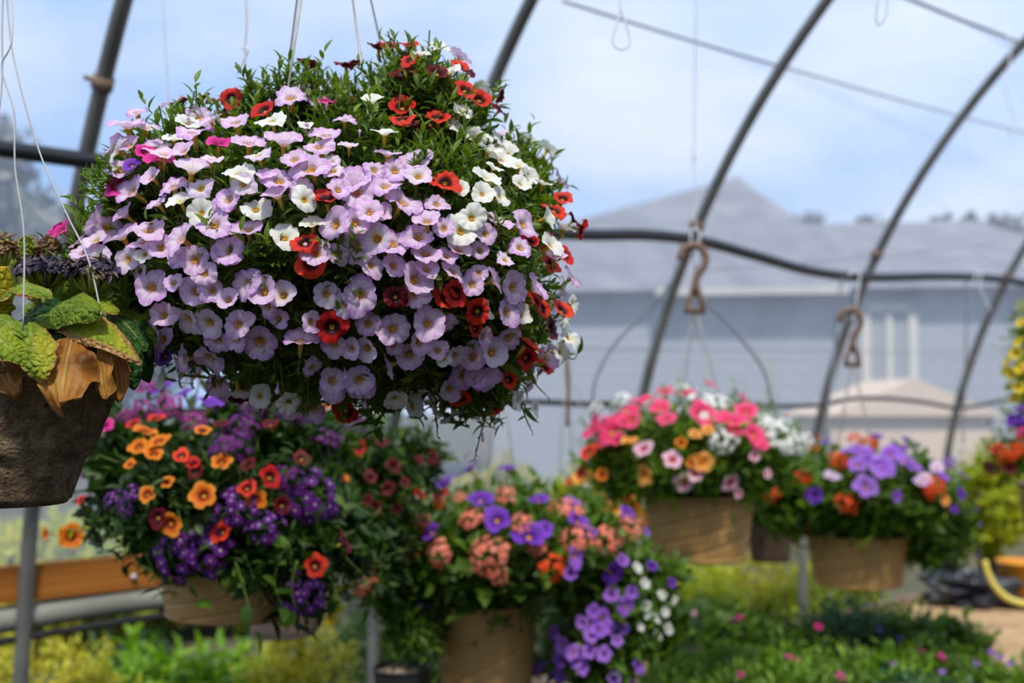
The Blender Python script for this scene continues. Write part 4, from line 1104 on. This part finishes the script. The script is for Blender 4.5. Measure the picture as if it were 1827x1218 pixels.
# spent flower heads on yellow-green stalks
def spent(c, foot_, w, h, mat, n, seed):
    mb = MB(); r_ = np.random.default_rng(seed)
    c = np.array(c); P = []
    for k in range(n):
        a = r_.random() * 2 * PI; q = math.sqrt(r_.random()); P.append(c + np.array([math.cos(a) * q * w / 2, math.sin(a) * q * w / 2, (1 - q * q) * h * .5 + r_.normal() * h * .12]))
    P = np.array(P); D = unit((P - c) + np.array([0, -.01, .02]) + r_.standard_normal(P.shape) * .012)
    mb.add(FLO[0], frames(D, scale=.0042 + .003 * r_.random(n)), P, r_.random(n))
    mb.add(LANCE3, leaf_frames(r_.standard_normal((n, 3)), D, .009 + .005 * r_.random(n)), P + r_.standard_normal(P.shape) * .002, r_.random(n))
    hd = mb.obj('flower_head', [M[mat]], root)
    mb = MB()
    for p in P[::4]:
        mid = np.array(foot_) * .45 + p * .55; mid[2] -= .004
        mb.add(tube([foot_, mid, p], [.0016, .0022, .0028], 5))
    mb.add(tube([np.array(foot_) - np.array([0, -.01, .05]), foot_], [.004, .003], 7))
    mb.obj('flower_stalk', [M['pedicel']], hd)
spent(W(168, 487, -.03), W(163, 528, -.03), 84 * KP, 34 * KP, 'spent', 120, 1)
spent(W(78, 483, -.02), W(85, 515, -.01), 92 * KP, 34 * KP, 'spent', 130, 2)
spent(W(86, 445, .05), W(84, 470, .05), 44 * KP, 34 * KP, 'spent_brown', 60, 3)
spent(W(6, 448, .03), W(8, 480, .03), 44 * KP, 40 * KP, 'spent_brown', 60, 4)
spent(W(60, 455, .07), W(64, 480, .07), 40 * KP, 30 * KP, 'spent', 50, 5)
for P_ in ([(12, -120), (22, 60), (3, 120), (25, 200), (27, 300), (43, 420), (41, 590)], [(6, -120), (14, 20), (28, 120), (70, 270), (118, 380), (160, 470), (188, 600)], [(10, -120), (4, 30), (-2, 200), (-60, 420), (-120, 600)]):
    mb = MB(); mb.add(tube(spline([W(x, y, -.13 + .02 * (k == 0)) if P_[-1][0] < 100 and P_[-1][0] > 0 else W(x, y, -.05) for k, (x, y) in enumerate(P_)], 6), .0008, 6)); mb.obj('hanger_string', [M['string']], root)

# ================================================================== other hanging baskets
G = 'blurred hanging baskets behind the lilac ball'
def basket(name, label, ells, pot, fol, flowers, hang=None, group=G, hook=True, extra=None, cat='hanging flower basket'):
    """pot = (px, py_bottom, depth, r_top, r_bottom, h, material, swirl)"""
    px, py, d, rt, rb, h, pm_, sw = pot
    c = at(px, py, d)
    root = thing(name, c, label, cat, group)
    link('pot', pot_mesh(rt, rb, h, M[pm_], sw), root, Matrix.Translation(Vector(c)))
    link('soil', soil_mesh(rt * .93, M['soil']), root, Matrix.Translation(Vector(c + np.array([0, 0, h * .87]))))
    body = Body(ells)
    for i, (n, leafT, mt, size, L, leaves, up) in enumerate(fol):
        foliage(root, body, n, leafT, mt, size, L, leaves, up, lo=.55, stems=(i == 0))
    nf = nc = 0
    over, ovt = {}, None
    for e in flowers:
        x, y, s, c_ = e[:4]
        if c_.startswith('verb'):
            add_cluster(root, body, x, y, s, c_)
        else:
            add_flower(root, body, x, y, s, c_, dirv=None, small=s < 60, tube_part=s > 30, jit=.25)
    if hang is not None:
        hanger(root, at(hang[0], hang[1], d), c, rt, h, hook=hook)
    return root, body, c
def FLS(s):
    out = []
    for e in s.replace('\n', '').split(';'):
        q = e.split()
        if len(q) == 4: out.append((float(q[0]), float(q[1]), float(q[2]), q[3]))
    return out
def ab(lst, mp): return [(x, y, s, mp[c]) for x, y, s, c in lst]
MP = {'o': 'orange', 'a': 'apricot', 'r': 'red', 'd': 'dark_red', 'v': 'violet', 'b': 'bright_violet', 'k': 'pink', 'q': 'pale_pink', 'w': 'white', 'y': 'yellow', 'm': 'magenta',
      'VP': 'verb_purple', 'VD': 'verb_dark', 'VM': 'verb_magenta', 'VC': 'verb_coral', 'VR': 'verb_red', 'VW': 'verb_white', 'l': 'lilac'}

# dark basket with purple verbena and orange calibrachoa, lower left
d3 = 1.95
r3, b3, c3 = basket('hanging_basket', 'dark basket of purple verbena and orange blooms in a tan pot, under the lilac ball',
    [(390, 860, d3, 250, 150), (345, 958, d3 - .09, 112, 80, .10), (480, 960, d3 - .10, 135, 88, .12), (535, 1035, d3 - .09, 58, 66, .09), (620, 960, d3, 60, 70, .08), (230, 800, d3, 95, 95, .09), (500, 780, d3 + .05, 150, 90, .12)],
    (425, 1094, d3, .134, .118, .095, 'pot_tan', True),
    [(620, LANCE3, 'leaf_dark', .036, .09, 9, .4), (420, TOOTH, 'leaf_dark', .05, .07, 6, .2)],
    ab(FLS("""262 772 42 o;250 800 36 o;285 790 40 o;277 812 34 o;363 882 50 o;305 930 48 o;395 825 38 o;455 890 38 o;265 880 34 o;362 772 30 o;481 852 42 r;397 950 46 r;560 1005 44 r;283 920 38 d;
    610 967 42 d;325 815 34 r;345 828 30 r;240 760 30 r;150 890 26 r;315 990 92 VP;372 978 95 VP;420 900 80 VP;472 935 70 VP;560 890 100 VP;545 1060 82 VP;410 790 84 VD;430 755 70 VD;200 890 36 VP;300 722 60 VM;
    250 728 50 VM;205 705 50 VM;400 712 70 VD;455 722 60 VD;172 752 46 VM;130 850 40 VM;345 748 50 VM;290 695 48 v;375 722 54 v;330 705 40 v;520 735 60 VD;585 780 60 VD;232 880 40 VP;222 910 34 VP;520 850 60 VD;
    190 760 30 m;160 800 26 m;480 760 34 d;350 840 30 d;440 830 30 d;535 820 34 d;395 760 30 d;260 690 44 VM;225 740 36 VM;280 750 30 r;440 870 34 r;500 900 34 d;235 830 26 o;300 860 26 o"""), MP),
    hang=(425, 400), hook=False)
trails(r3, [pts([(200, 930), (150, 945), (120, 945), (82, 948)], d3 - .1), pts([(250, 940), (200, 960), (170, 955)], d3 - .08), pts([(230, 900), (180, 930), (150, 925)], d3 - .1)], LANCE, 'leaf_lime', .02, .0015)
trails(r3, [pts([(330, 1020), (345, 1050), (350, 1075)], d3 - .16), pts([(470, 1010), (450, 1070), (440, 1110), (455, 1125)], d3 - .18), pts([(500, 990), (490, 1040), (505, 1085)], d3 - .2),
            pts([(520, 960), (505, 985), (480, 1000)], d3 - .2), pts([(400, 1010), (395, 1050)], d3 - .18), pts([(580, 1010), (600, 1060), (585, 1090)], d3 - .1), pts([(530, 1000), (520, 1050), (530, 1095)], d3 - .19), pts([(420, 1000), (435, 1050), (448, 1100), (440, 1135)], d3 - .2), pts([(300, 960), (265, 980), (245, 1005)], d3 - .12)], TOOTH, 'leaf_mid', .036, .0018, step=.022)
for x, y, s in ((127, 955, 44), (80, 952, 26)):
    p = at(x, y, d3 - .1); m = mat4(frames(unit(np.array([.5 if s > 30 else -1, -.9, .2]))[None], scale=s / 2 / FPX * d3)[0], p)
    o = link('flower', flower_mesh(0, 'orange'), r3, m); mark(o, m); link('flower_tube', throat_mesh(), o, m)

d3b = 2.45
basket('hanging_basket', 'leafy basket with small dark red blooms, taupe pot, behind the purple verbena one',
    [(640, 850, d3b, 135, 125), (690, 960, d3b, 90, 100, .1), (745, 810, d3b, 50, 60, .06), (560, 960, d3b, 90, 80, .1)],
    (502, 1130, d3b, .095, .075, .10, 'pot_brown', False),
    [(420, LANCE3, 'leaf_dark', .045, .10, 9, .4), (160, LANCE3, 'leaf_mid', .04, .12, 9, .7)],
    ab(FLS("""770 815 24 d;745 820 20 d;660 850 26 d;690 870 26 d;700 832 26 d;745 880 24 r;755 930 22 d;640 800 28 r;612 852 24 o;580 730 40 o;620 735 34 o;597 1080 40 y;600 1050 36 y;645 1035 62 VC;633 752 62 VD;
    670 905 24 d;720 860 20 d;610 900 28 d;650 940 24 r;680 790 22 d;655 890 20 d;705 905 20 d;590 1100 30 y"""), MP), hang=(610, 380), hook=False)

# basket of purple petunias and coral verbena, centre bottom
d4 = 2.6
r4, b4, c4 = basket('hanging_basket', 'basket of purple petunias and coral verbena with violet trails, at bottom centre',
    [(905, 965, d4, 215, 112), (1085, 1040, d4, 95, 130, .12), (730, 1010, d4, 80, 110, .12), (1070, 1140, d4 - .03, 95, 90, .1), (1165, 1060, d4 + .05, 50, 100, .08)],
    (868, 1265, d4, .116, .098, .235, 'pot_tan', True),
    [(560, TOOTH, 'leaf_mid', .055, .10, 8, .5), (420, LANCE3, 'leaf_mid', .05, .12, 9, .8)],
    ab(FLS("""793 866 52 v;838 838 42 v;903 838 32 v;858 893 48 v;886 928 54 v;943 955 62 v;968 945 36 v;960 893 40 v;735 905 48 v;770 950 42 v;1025 992 42 b;1090 1020 46 v;1030 930 40 v;1045 950 38 v;1115 915 32 v;1020 900 32 b;
    720 965 70 VC;782 985 52 VC;868 990 78 VC;887 1022 44 VC;900 880 44 VC;840 922 50 VC;930 930 46 VC;1010 905 62 VC;1030 958 62 VC;1088 960 62 VC;1128 935 50 VC;990 1015 56 VR;735 945 40 VR;787 885 28 r;700 985 40 VR;
    780 895 30 VR;960 975 36 VC;755 925 34 VC;820 885 30 VC;990 1130 32 b;1005 1150 32 b;1022 1162 32 b;1075 1100 34 b;1070 1122 34 b;1055 1132 30 b;1115 1080 34 b;975 1180 30 b;958 1187 28 b;1000 1176 30 b;1040 1187 28 b;
    1077 1165 30 b;980 1203 28 b;1110 1120 26 b;1136 1185 28 b;748 1086 28 v;1090 1060 28 b;1060 1090 30 b;1052 1160 28 b;1100 1142 22 b;930 1126 18 b;908 1142 14 b;1002 1203 28 b;1030 1178 28 b;1085 1120 30 b;1040 1112 28 b;
    1150 1080 22 w;1165 1100 22 w;1180 1060 18 w;1135 1012 22 w;1190 1120 22 w;1152 1095 18 w;1172 1132 20 w;1148 1040 20 w;1185 1090 18 w;1140 1115 18 w;1200 1070 16 w;1125 1055 24 b;1196 1040 22 v;1160 1010 22 v;1150 950 20 b;1110 1000 26 b;1015 1020 26 b;1120 1215 26 b;1095 1205 24 b"""), MP),
    hang=(893, 690), hook=False)

root = thing('potted_shrub', at(716, 1262, 2.5), 'thin-stemmed plant in a black nursery pot left of the centre tan pot', 'potted plant')
c = at(716, 1262, 2.5)
link('pot', pot_mesh(.062, .05, .085, M['pot_black'], False), root, Matrix.Translation(Vector(c)))
link('soil', soil_mesh(.057, M['gritty']), root, Matrix.Translation(Vector(c + np.array([0, 0, .080]))))
mb = MB(); mb.add(tube(spline([c + np.array([.0, 0, .07]), c + np.array([.015, 0, .11]), c + np.array([.01, 0, .17])], 5), [.006] * 5 + [.0035] * 6, 7)); mb.obj('stem', [M['woody']], root)
bb = Body([(735, 1110, 2.5, 70, 55, .08)]); foliage(root, bb, 120, LANCE3, 'leaf_mid', .035, .08, 8, .5, lo=.4)

# coral pink basket
d5 = 3.05
basket('hanging_basket', 'basket of coral pink petunias and white verbena in a tan pot, under the largest hook',
    [(1240, 800, d5, 185, 98), (1110, 820, d5, 80, 75, .12), (1370, 800, d5, 75, 60, .1)],
    (1247, 996, d5, .148, .124, .165, 'pot_tan', True),
    [(900, LANCE3, 'leaf_bright', .04, .09, 8, .6), (260, LANCE3, 'leaf_mid', .05, .10, 8, .4)],
    ab(FLS("""1090 768 70 k;1058 770 46 k;1125 750 48 k;1180 728 48 k;1150 715 50 k;1255 742 56 k;1302 750 56 k;1345 775 50 k;1265 687 30 k;1330 735 42 k;1065 748 40 k;1125 735 44 k;1352 792 36 k;1325 712 36 k;1052 806 34 r;
    1255 720 84 VW;1290 784 56 VW;1398 775 84 VW;1105 712 44 VW;1212 692 36 VW;1060 727 32 VW;1440 782 40 VW;1160 722 34 VW;1375 755 46 VW;1420 790 46 VW;1125 786 32 a;1152 845 36 a;1255 822 38 a;1240 775 26 a;
    1262 768 26 a;1215 790 22 o;1400 742 22 a;1150 800 34 q;1201 818 36 q;1220 858 36 q;1240 840 36 q;1303 858 38 q;1345 812 22 q;1317 876 18 q;1367 842 18 q;1285 715 44 VW;1190 700 36 k;1230 705 30 k;1240 822 30 o;
    1105 785 30 k;1075 790 28 r;1310 770 34 k;1190 750 34 k;1040 840 26 r;1075 845 26 o"""), MP),
    hang=(1240, 560))
# violet petunias and red verbena basket
d6 = 3.65
basket('hanging_basket', 'basket of violet petunias and orange-red verbena in a tan pot, second brown hook',
    [(1545, 875, d6, 165, 82), (1420, 880, d6, 70, 70, .12), (1650, 910, d6, 75, 95, .12)],
    (1530, 1042, d6, .158, .135, .155, 'pot_tan', True),
    [(620, TOOTH, 'leaf_mid', .06, .10, 7, .5), (420, LANCE3, 'leaf_bright', .045, .10, 8, .7)],
    ab(FLS("""1540 808 50 b;1572 836 52 b;1560 820 44 b;1545 868 44 b;1590 812 40 b;1612 822 38 b;1515 803 36 b;1455 883 30 v;1690 828 32 b;1680 850 26 b;1650 852 30 l;1497 818 44 VR;1553 787 38 VR;1430 850 36 VR;
    1667 865 50 VR;1510 897 40 VR;1525 780 30 VR;1372 876 42 VR;1445 938 20 VR;1418 962 32 o;1683 890 22 a;1605 800 36 b;1620 790 32 b;1630 835 30 b;1640 860 26 l;1715 845 24 b;1712 880 24 v;1485 850 28 l;1600 885 24 b;
    1565 780 24 v;1580 835 40 b;1530 830 40 b;1455 785 24 r;1670 835 30 l;1700 820 26 b;1475 790 26 v;1455 800 24 o;1660 880 24 VR;1700 905 20 v;1555 955 18 v;1590 960 18 v;1745 985 22 v"""), MP),
    hang=(1521, 655))
# small dark pot between
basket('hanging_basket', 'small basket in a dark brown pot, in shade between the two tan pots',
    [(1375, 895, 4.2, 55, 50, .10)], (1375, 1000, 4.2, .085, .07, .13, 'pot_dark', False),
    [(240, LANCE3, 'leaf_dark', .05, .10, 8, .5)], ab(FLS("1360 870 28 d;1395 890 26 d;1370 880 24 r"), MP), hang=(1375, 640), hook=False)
# peach basket behind
basket('hanging_basket', 'basket of small apricot blooms half hidden behind the coral verbena',
    [(1065, 880, 3.7, 95, 55, .16)], (1065, 1010, 3.7, .14, .12, .15, 'pot_tan', True),
    [(420, LANCE3, 'leaf_lime', .045, .10, 8, .7)],
    ab(FLS("1035 855 30 a;1075 900 32 a;1100 905 26 a;1090 870 24 o;1070 880 22 o;1120 885 22 r;1020 860 20 r;1055 845 24 a;1110 920 26 a;1130 905 24 o;1060 830 26 VW;1045 870 22 VW"), MP), hang=(1010, 650), hook=False)
# the right-hand edge
basket('hanging_basket', 'basket cut by the right edge, yellow trails above purple and red blooms',
    [(1850, 640, 3.3, 55, 115, .10), (1855, 755, 3.3, 55, 50, .10), (1815, 805, 3.3, 62, 48, .10)],
    (1905, 960, 3.3, .13, .11, .15, 'pot_tan', True),
    [(300, LANCE3, 'leaf_lime', .035, .08, 8, .5), (160, LANCE3, 'leaf_mid', .035, .08, 8, .5)],
    ab(FLS("""1800 645 26 y;1815 630 26 y;1808 665 26 y;1820 690 24 y;1822 655 26 y;1805 690 22 y;1820 610 22 y;1824 575 22 y;1815 560 20 d;1795 660 20 y;1812 710 20 y;1820 745 28 v;1808 750 26 v;1822 730 24 v;
    1826 770 30 VR;1805 808 36 VR;1790 815 28 VR;1775 835 24 d;1822 800 30 VR;1780 800 24 r;1765 830 22 d;1830 760 30 v;1800 830 26 d"""), MP), hang=(1905, 560), hook=False)

# ================================================================== drip tubes, loops, strings
def drip(pts_, label):
    mb = MB(); mb.add(tube(spline(pts_, 8), .0046, 8)); tag(mb.obj('drip_tube', [M['drip']]), label, 'tube', 'thin drip tubes')
drip([on_r(1213, 425, 2.66), on_r(1212, 470, 2.6), at(1175, 535, 3.6), at(1100, 610, 3.4), at(1062, 680, 3.2), at(1058, 745, 3.1)], 'thin grey drip tube curving left from the pipe into the pink basket')
drip([on_r(1238, 428, 2.66), at(1250, 520, 3.5), at(1310, 590, 3.3), at(1362, 660, 3.15), at(1380, 735, 3.08)], 'thin grey drip tube curving right from the pipe into the pink basket')
drip([on_r(1505, 490, 2.66), at(1490, 560, 4.4), at(1490, 640, 4.2), at(1478, 720, 4.0), at(1470, 800, 3.8)], 'thin drip tube from the pipe into the violet petunia basket')
drip([on_r(1724, 494, 2.66), at(1724, 600, 5), at(1720, 720, 4.9), at(1718, 790, 4.8)], 'thin straight drip tube hanging near the farthest hoop')
def wire_loop(name, pts_, r, mat, label, cat, group=None):
    mb = MB(); mb.add(tube(spline(pts_, 8), r, 8)); tag(mb.obj(name, [M[mat]]), label, cat, group)
wire_loop('wire_hook', pts([(1106, -60), (1107, 8), (1112, 28), (1122, 60), (1122, 80), (1108, 88), (1094, 78), (1095, 60), (1104, 30), (1108, 2)], 1.9), .0017, 'white_wire', 'white wire loop hanging from above between the second and third hoops', 'hook', 'empty wire hooks')
wire_loop('wire_hook', pts([(1583, -50), (1583, 5), (1580, 28), (1568, 44), (1563, 30), (1567, -5), (1570, -40)], 1.9), .0017, 'white_wire', 'white wire loop cut by the top edge, right of the third hoop', 'hook', 'empty wire hooks')
wire_loop('wire_hook', pts([(1798, 62), (1803, 100), (1794, 150), (1800, 185), (1812, 215), (1808, 238), (1798, 232)], 4.2), .003, 'white_wire', 'thin pale hook dangling by the top right hoop', 'hook', 'empty wire hooks')
wire_loop('wire_hook', pts([(1232, 430), (1234, 412), (1243, 408), (1248, 418), (1246, 440), (1240, 470), (1238, 476)], 3.1), .0026, 'white_wire', 'white wire ring over the black pipe holding the largest brown hook', 'hook', 'wire rings on the pipe')
wire_loop('wire_hook', pts([(1515, 492), (1518, 486), (1530, 486), (1534, 496), (1524, 560), (1520, 572)], 3.7), .0026, 'white_wire', 'white wire ring over the black pipe holding the second brown hook', 'hook', 'wire rings on the pipe')
wire_loop('wire_hook', pts([(1738, 500), (1742, 488), (1752, 488), (1748, 510), (1768, 555)], 5.0), .003, 'white_wire', 'pale wire ring on the pipe left of the farthest hoop', 'hook', 'wire rings on the pipe')
wire_loop('string', pts([(436, -60), (440, 40), (437, 82), (440, 96), (434, 84), (442, 90), (436, 105), (424, 130)], 1.55), .0016, 'string', 'knotted grey string hanging above the red blooms, left of the basket wires', 'string', 'loose strings')
wire_loop('string', pts([(437, 90), (438, 130), (437, 200)], 1.6), .0007, 'string', 'hair-thin line below the knotted string', 'string', 'loose strings')
wire_loop('string', pts([(286, -60), (292, 20), (296, 90), (300, 160), (299, 230)], 2.1), .0014, 'string', 'fine pale string left of the knotted one', 'string', 'loose strings')
wire_loop('string', pts([(1245, -60), (1241, 60), (1240, 180), (1238, 274), (1234, 284), (1241, 286), (1237, 278), (1240, 330), (1241, 420)], 3.2), .0017, 'string', 'fine string with a small knot above the largest brown hook', 'string', 'loose strings')
wire_loop('string', pts([(1012, 640), (1014, 700), (1012, 760)], 2.9), .005, 'brown_plastic', 'brown stick-like tie hanging left of the pink basket', 'tie', 'loose strings')

# ================================================================== bench and plants at lower right
root = thing('bench', tun(4.9, 2.15, 0), 'long low sandy-topped bench under the plants at the lower right', 'bench')
Rm = np.stack([U, N, [0, 0, 1]], -1)
mb = MB(); mb.add(box(tun(5.0, 2.05, .60), (4.6, 1.7, .04), Rm)); mb.obj('bench_top', [M['bench_tan']], root)
mb = MB()
for a in (-.85, .85): mb.add(box(tun(5.0, 2.05 + a, .60), (4.64, .03, .10), Rm))
for a in (-2.3, 2.3): mb.add(box(tun(5.0 + a, 2.05, .60), (.03, 1.72, .10), Rm))
mb.obj('apron', [M['bench_wood']], root)
for t in (2.8, 5.0, 7.2):
    for r in (1.28, 2.82):
        mb = MB(); mb.add(box(tun(t, r, .29), (.07, .07, .58), Rm)); mb.obj('leg', [M['bench_wood']], root)
ZB = .62
def bench_plant(t, r, rx, h, mat, leafT, size, label, flowers=None, n=300, ph=.10, group='plants crowded on the bench', mat2=None, up=.8):
    c = tun(t, r, ZB)
    root = thing('potted_plant', c, label, 'potted plant', group)
    link('pot', pot_mesh(.065, .05, ph, M['pot_black'], False, seg=32), root, Matrix.Translation(Vector(c)))
    b = Body.__new__(Body); b.c = np.array([c + np.array([0, 0, ph + h * .48])]); b.a = np.array([[rx, rx, h * .52]])
    foliage(root, b, n, leafT, mat, size, .09, 8, up, lo=.35, stems=False)
    if flowers:
        colr, kind, num, fs = flowers
        P, Nn = b.sample(num * 2, .98, 1.05)
        k = 0
        for p, q in zip(P, Nn):
            if q[2] < -.1 or k >= num: continue
            k += 1
            dd = unit(q + np.array([0, -.4, .6]) + RNG.standard_normal(3) * .2)
            if kind == 'c': link('flower_cluster', cluster_mesh(colr, int(RNG.integers(0, 3))), root, mat4(frames(dd[None], scale=fs)[0], p))
            else: link('flower', flower_mesh(int(RNG.integers(0, 3)), colr, True), root, mat4(frames(dd[None], scale=fs)[0], p))
    return root
def tr(px, py, z):                                    # where a ray meets height z, in tunnel coordinates
    q = ray(px, py); l = (z - 1.6) / q[2]; p = CAM + q * l; return p @ U, p @ N
BP = [(1230, 1110, .17, .26, 'leaf_blue', LANCE3, .045, ('pale_pink', 'f', 4, .012), 'leafy green plant with a few pale blooms, left end of the bench'),
      (1305, 1120, .17, .25, 'leaf_mid', OVATE, .04, None, 'dark green plant below the pot of the coral pink basket'),
      (1400, 1130, .17, .24, 'leaf_mid', LANCE3, .045, ('magenta', 'f', 5, .014), 'plant with magenta blooms in front of the grey post'),
      (1500, 1110, .18, .24, 'leaf_blue', OVATE, .035, ('violet', 'f', 3, .012), 'blue-green plant straight below the second tan pot'),
      (1590, 1100, .18, .22, 'leaf_mid', LANCE3, .045, ('magenta', 'f', 3, .013), 'dark leafy plant with reddish blooms, lower right of the second tan pot'),
      (1670, 1120, .17, .20, 'leaf_mid', TOOTH, .05, ('yellow', 'f', 3, .010), 'yellow-flecked green plant left of the bare patch of bench'),
      (1240, 1185, .16, .22, 'leaf_bright', LANCE3, .045, ('magenta', 'c', 2, .026), 'green plant with magenta heads at the bottom, right of the violet trails'),
      (1325, 1190, .16, .22, 'leaf_mid', LANCE3, .05, ('magenta', 'f', 5, .016), 'plant with flat magenta blooms at the bottom edge'),
      (1410, 1200, .16, .22, 'leaf_bright', LANCE3, .05, ('magenta', 'f', 4, .016), 'bright green plant with two magenta blooms, bottom edge'),
      (1500, 1200, .17, .22, 'leaf_mid', LANCE3, .045, None, 'plain green plant at the bottom edge, centre of the bench'),
      (1590, 1195, .17, .22, 'leaf_bright', LANCE3, .045, ('magenta', 'f', 3, .014), 'bright green plant at the bottom edge below the bare bench'),
      (1680, 1195, .17, .20, 'leaf_mid', OVATE, .04, ('bright_violet', 'f', 4, .010), 'leafy green plant near the bottom right corner'),
      (1775, 1190, .17, .20, 'leaf_bright', LANCE3, .04, ('bright_violet', 'f', 6, .011), 'bright leafy plant with lavender blooms, bottom right corner'),
      (1280, 1245, .16, .22, 'leaf_mid', LANCE3, .045, None, 'green plant cut by the bottom edge, below the pink basket'),
      (1450, 1250, .16, .22, 'leaf_mid', LANCE3, .045, None, 'green plant cut by the bottom edge, below the grey post'),
      (1640, 1250, .16, .22, 'leaf_blue', OVATE, .045, None, 'blue-green plant cut by the bottom edge, toward the right corner')]
for px, py, rx, h, mt, lt, sz, fw, lab in BP:
    t, r = tr(px, py, ZB + .22)
    vc = {'magenta': 'verb_magenta'}
    if fw and fw[1] == 'c': fw = (vc[fw[0]],) + fw[1:]
    bench_plant(t, r, rx * (1.15), h * .85, mt, lt, sz, lab, fw)
# tall pale plant at the right
t, r = tr(1765, 1030, ZB)
bench_plant(t, r, .26, .62, 'leaf_lime', OVATE, .05, 'tall yellow-green bush with white blooms at the right edge', ('white', 'f', 16, .022), n=420, ph=.12)
t, r = tr(1690, 1040, ZB)
bench_plant(t, r, .17, .42, 'leaf_mid', OVATE, .04, 'leafy plant with pale violet blooms beside the second tan pot', ('bright_violet', 'f', 9, .02), n=260, ph=.10)
# crumpled black sheet, bucket, hose, yellow cloth
t, r = tr(1745, 1078, ZB)
root = thing('plastic_sheet', tun(t, r, ZB), 'crumpled black plastic sheet on the sandy bench', 'plastic sheet')
mb = MB(); T = lump(tun(t, r, ZB + .06), (.24, .16, .085), 40, 30, .5, 7); mb.add(T); mb.obj('crumpled_sheet', [M['black_sheet']], root, smooth=False)
t, r = tr(1822, 1075, ZB)
c = tun(t, r, ZB)
root = thing('bucket', c, 'orange bucket at the right edge on the sandy bench', 'bucket')
mb = MB(); mb.add(lathe([(.001, .004), (.085, 0), (.088, .004), (.105, .19), (.112, .19), (.112, .205), (.10, .205), (.084, .012), (.001, .012)], 40), t=[c]); mb.obj('shell', [M['bucket']], root)
mb = MB(); mb.add(tube(spline([c + np.array([.108 * math.cos(a), .108 * math.sin(a) * .35 - .08, .19 - .07 * math.sin(a)]) for a in np.linspace(PI, 2 * PI, 9)][::-1] if False else [c + np.array([.11 * math.cos(a), -.07 * math.sin(a), .19 - .03 * math.sin(a)]) for a in np.linspace(0, PI, 9)], 4), .003, 6)); mb.obj('handle', [M['wire']], root)
mb = MB(); dh = 4.9
mb.add(tube(spline([at(1757, 1000, dh), at(1762, 1020, dh), at(1775, 1045, dh), at(1800, 1068, dh), at(1840, 1080, dh)], 8), .013, 10))
tag(mb.obj('garden_hose', [M['yellow_hose']]), 'pale yellow curved hose by the orange bucket', 'hose')

# ================================================================== light, sky, camera
w = bpy.data.worlds.new('sky'); SC.world = w; w.use_nodes = True
ns, ls = w.node_tree.nodes, w.node_tree.links; ns.clear()
tc = nd(ns, 'ShaderNodeTexCoord'); mp = nd(ns, 'ShaderNodeMapping'); mp.inputs['Scale'].default_value = (1.3, 1.3, 3.2); mp.inputs['Location'].default_value = (.9, 0.3, .2)
ls.new(tc.outputs['Generated'], mp.inputs[0])
nz = nd(ns, 'ShaderNodeTexNoise'); nz.inputs['Scale'].default_value = 1.7; nz.inputs['Detail'].default_value = 6; nz.inputs['Roughness'].default_value = .5
ls.new(mp.outputs[0], nz.inputs['Vector'])
cr = ramp(ns, [(.40, (.32, .56, .98)), (.64, (.84, .91, 1.04))]); ls.new(nz.outputs['Fac'], cr.inputs[0])
bg = nd(ns, 'ShaderNodeBackground'); bg.inputs[1].default_value = 1.15; ls.new(cr.outputs[0], bg.inputs[0])
wo = nd(ns, 'ShaderNodeOutputWorld'); ls.new(bg.outputs[0], wo.inputs[0])

sl = bpy.data.lights.new('sun', 'SUN'); sl.energy = 5.2; sl.angle = math.radians(6); sl.color = (1, .93, .80)
so_ = bpy.data.objects.new('sun', sl); COL.objects.link(so_)
sd = unit(np.array([.10, -.72, 1.10]))                 # towards the sun
so_.rotation_euler = Vector(sd).to_track_quat('Z', 'Y').to_euler(); so_.location = (2, -2, 8)

cd = bpy.data.cameras.new('camera'); cd.sensor_width = 36; cd.lens = FPX / 1827 * 36
co = bpy.data.objects.new('camera', cd); COL.objects.link(co)
co.location = tuple(CAM); co.rotation_euler = (PI / 2 + PITCH, 0, 0)
cd.clip_end = 400; cd.clip_start = .02
cd.dof.use_dof = True; cd.dof.focus_distance = 1.04; cd.dof.aperture_fstop = 4.2; cd.dof.aperture_blades = 9
SC.camera = co
SC.view_settings.view_transform = 'Standard'; SC.view_settings.look = 'None'; SC.view_settings.gamma = 1
SC.view_settings.use_curve_mapping = False; SC.view_settings.exposure = 0.0
cy = SC.cycles
cy.max_bounces = 7; cy.diffuse_bounces = 3; cy.glossy_bounces = 2; cy.transmission_bounces = 4; cy.transparent_max_bounces = 10
cy.caustics_reflective = False; cy.caustics_refractive = False; cy.sample_clamp_indirect = 6
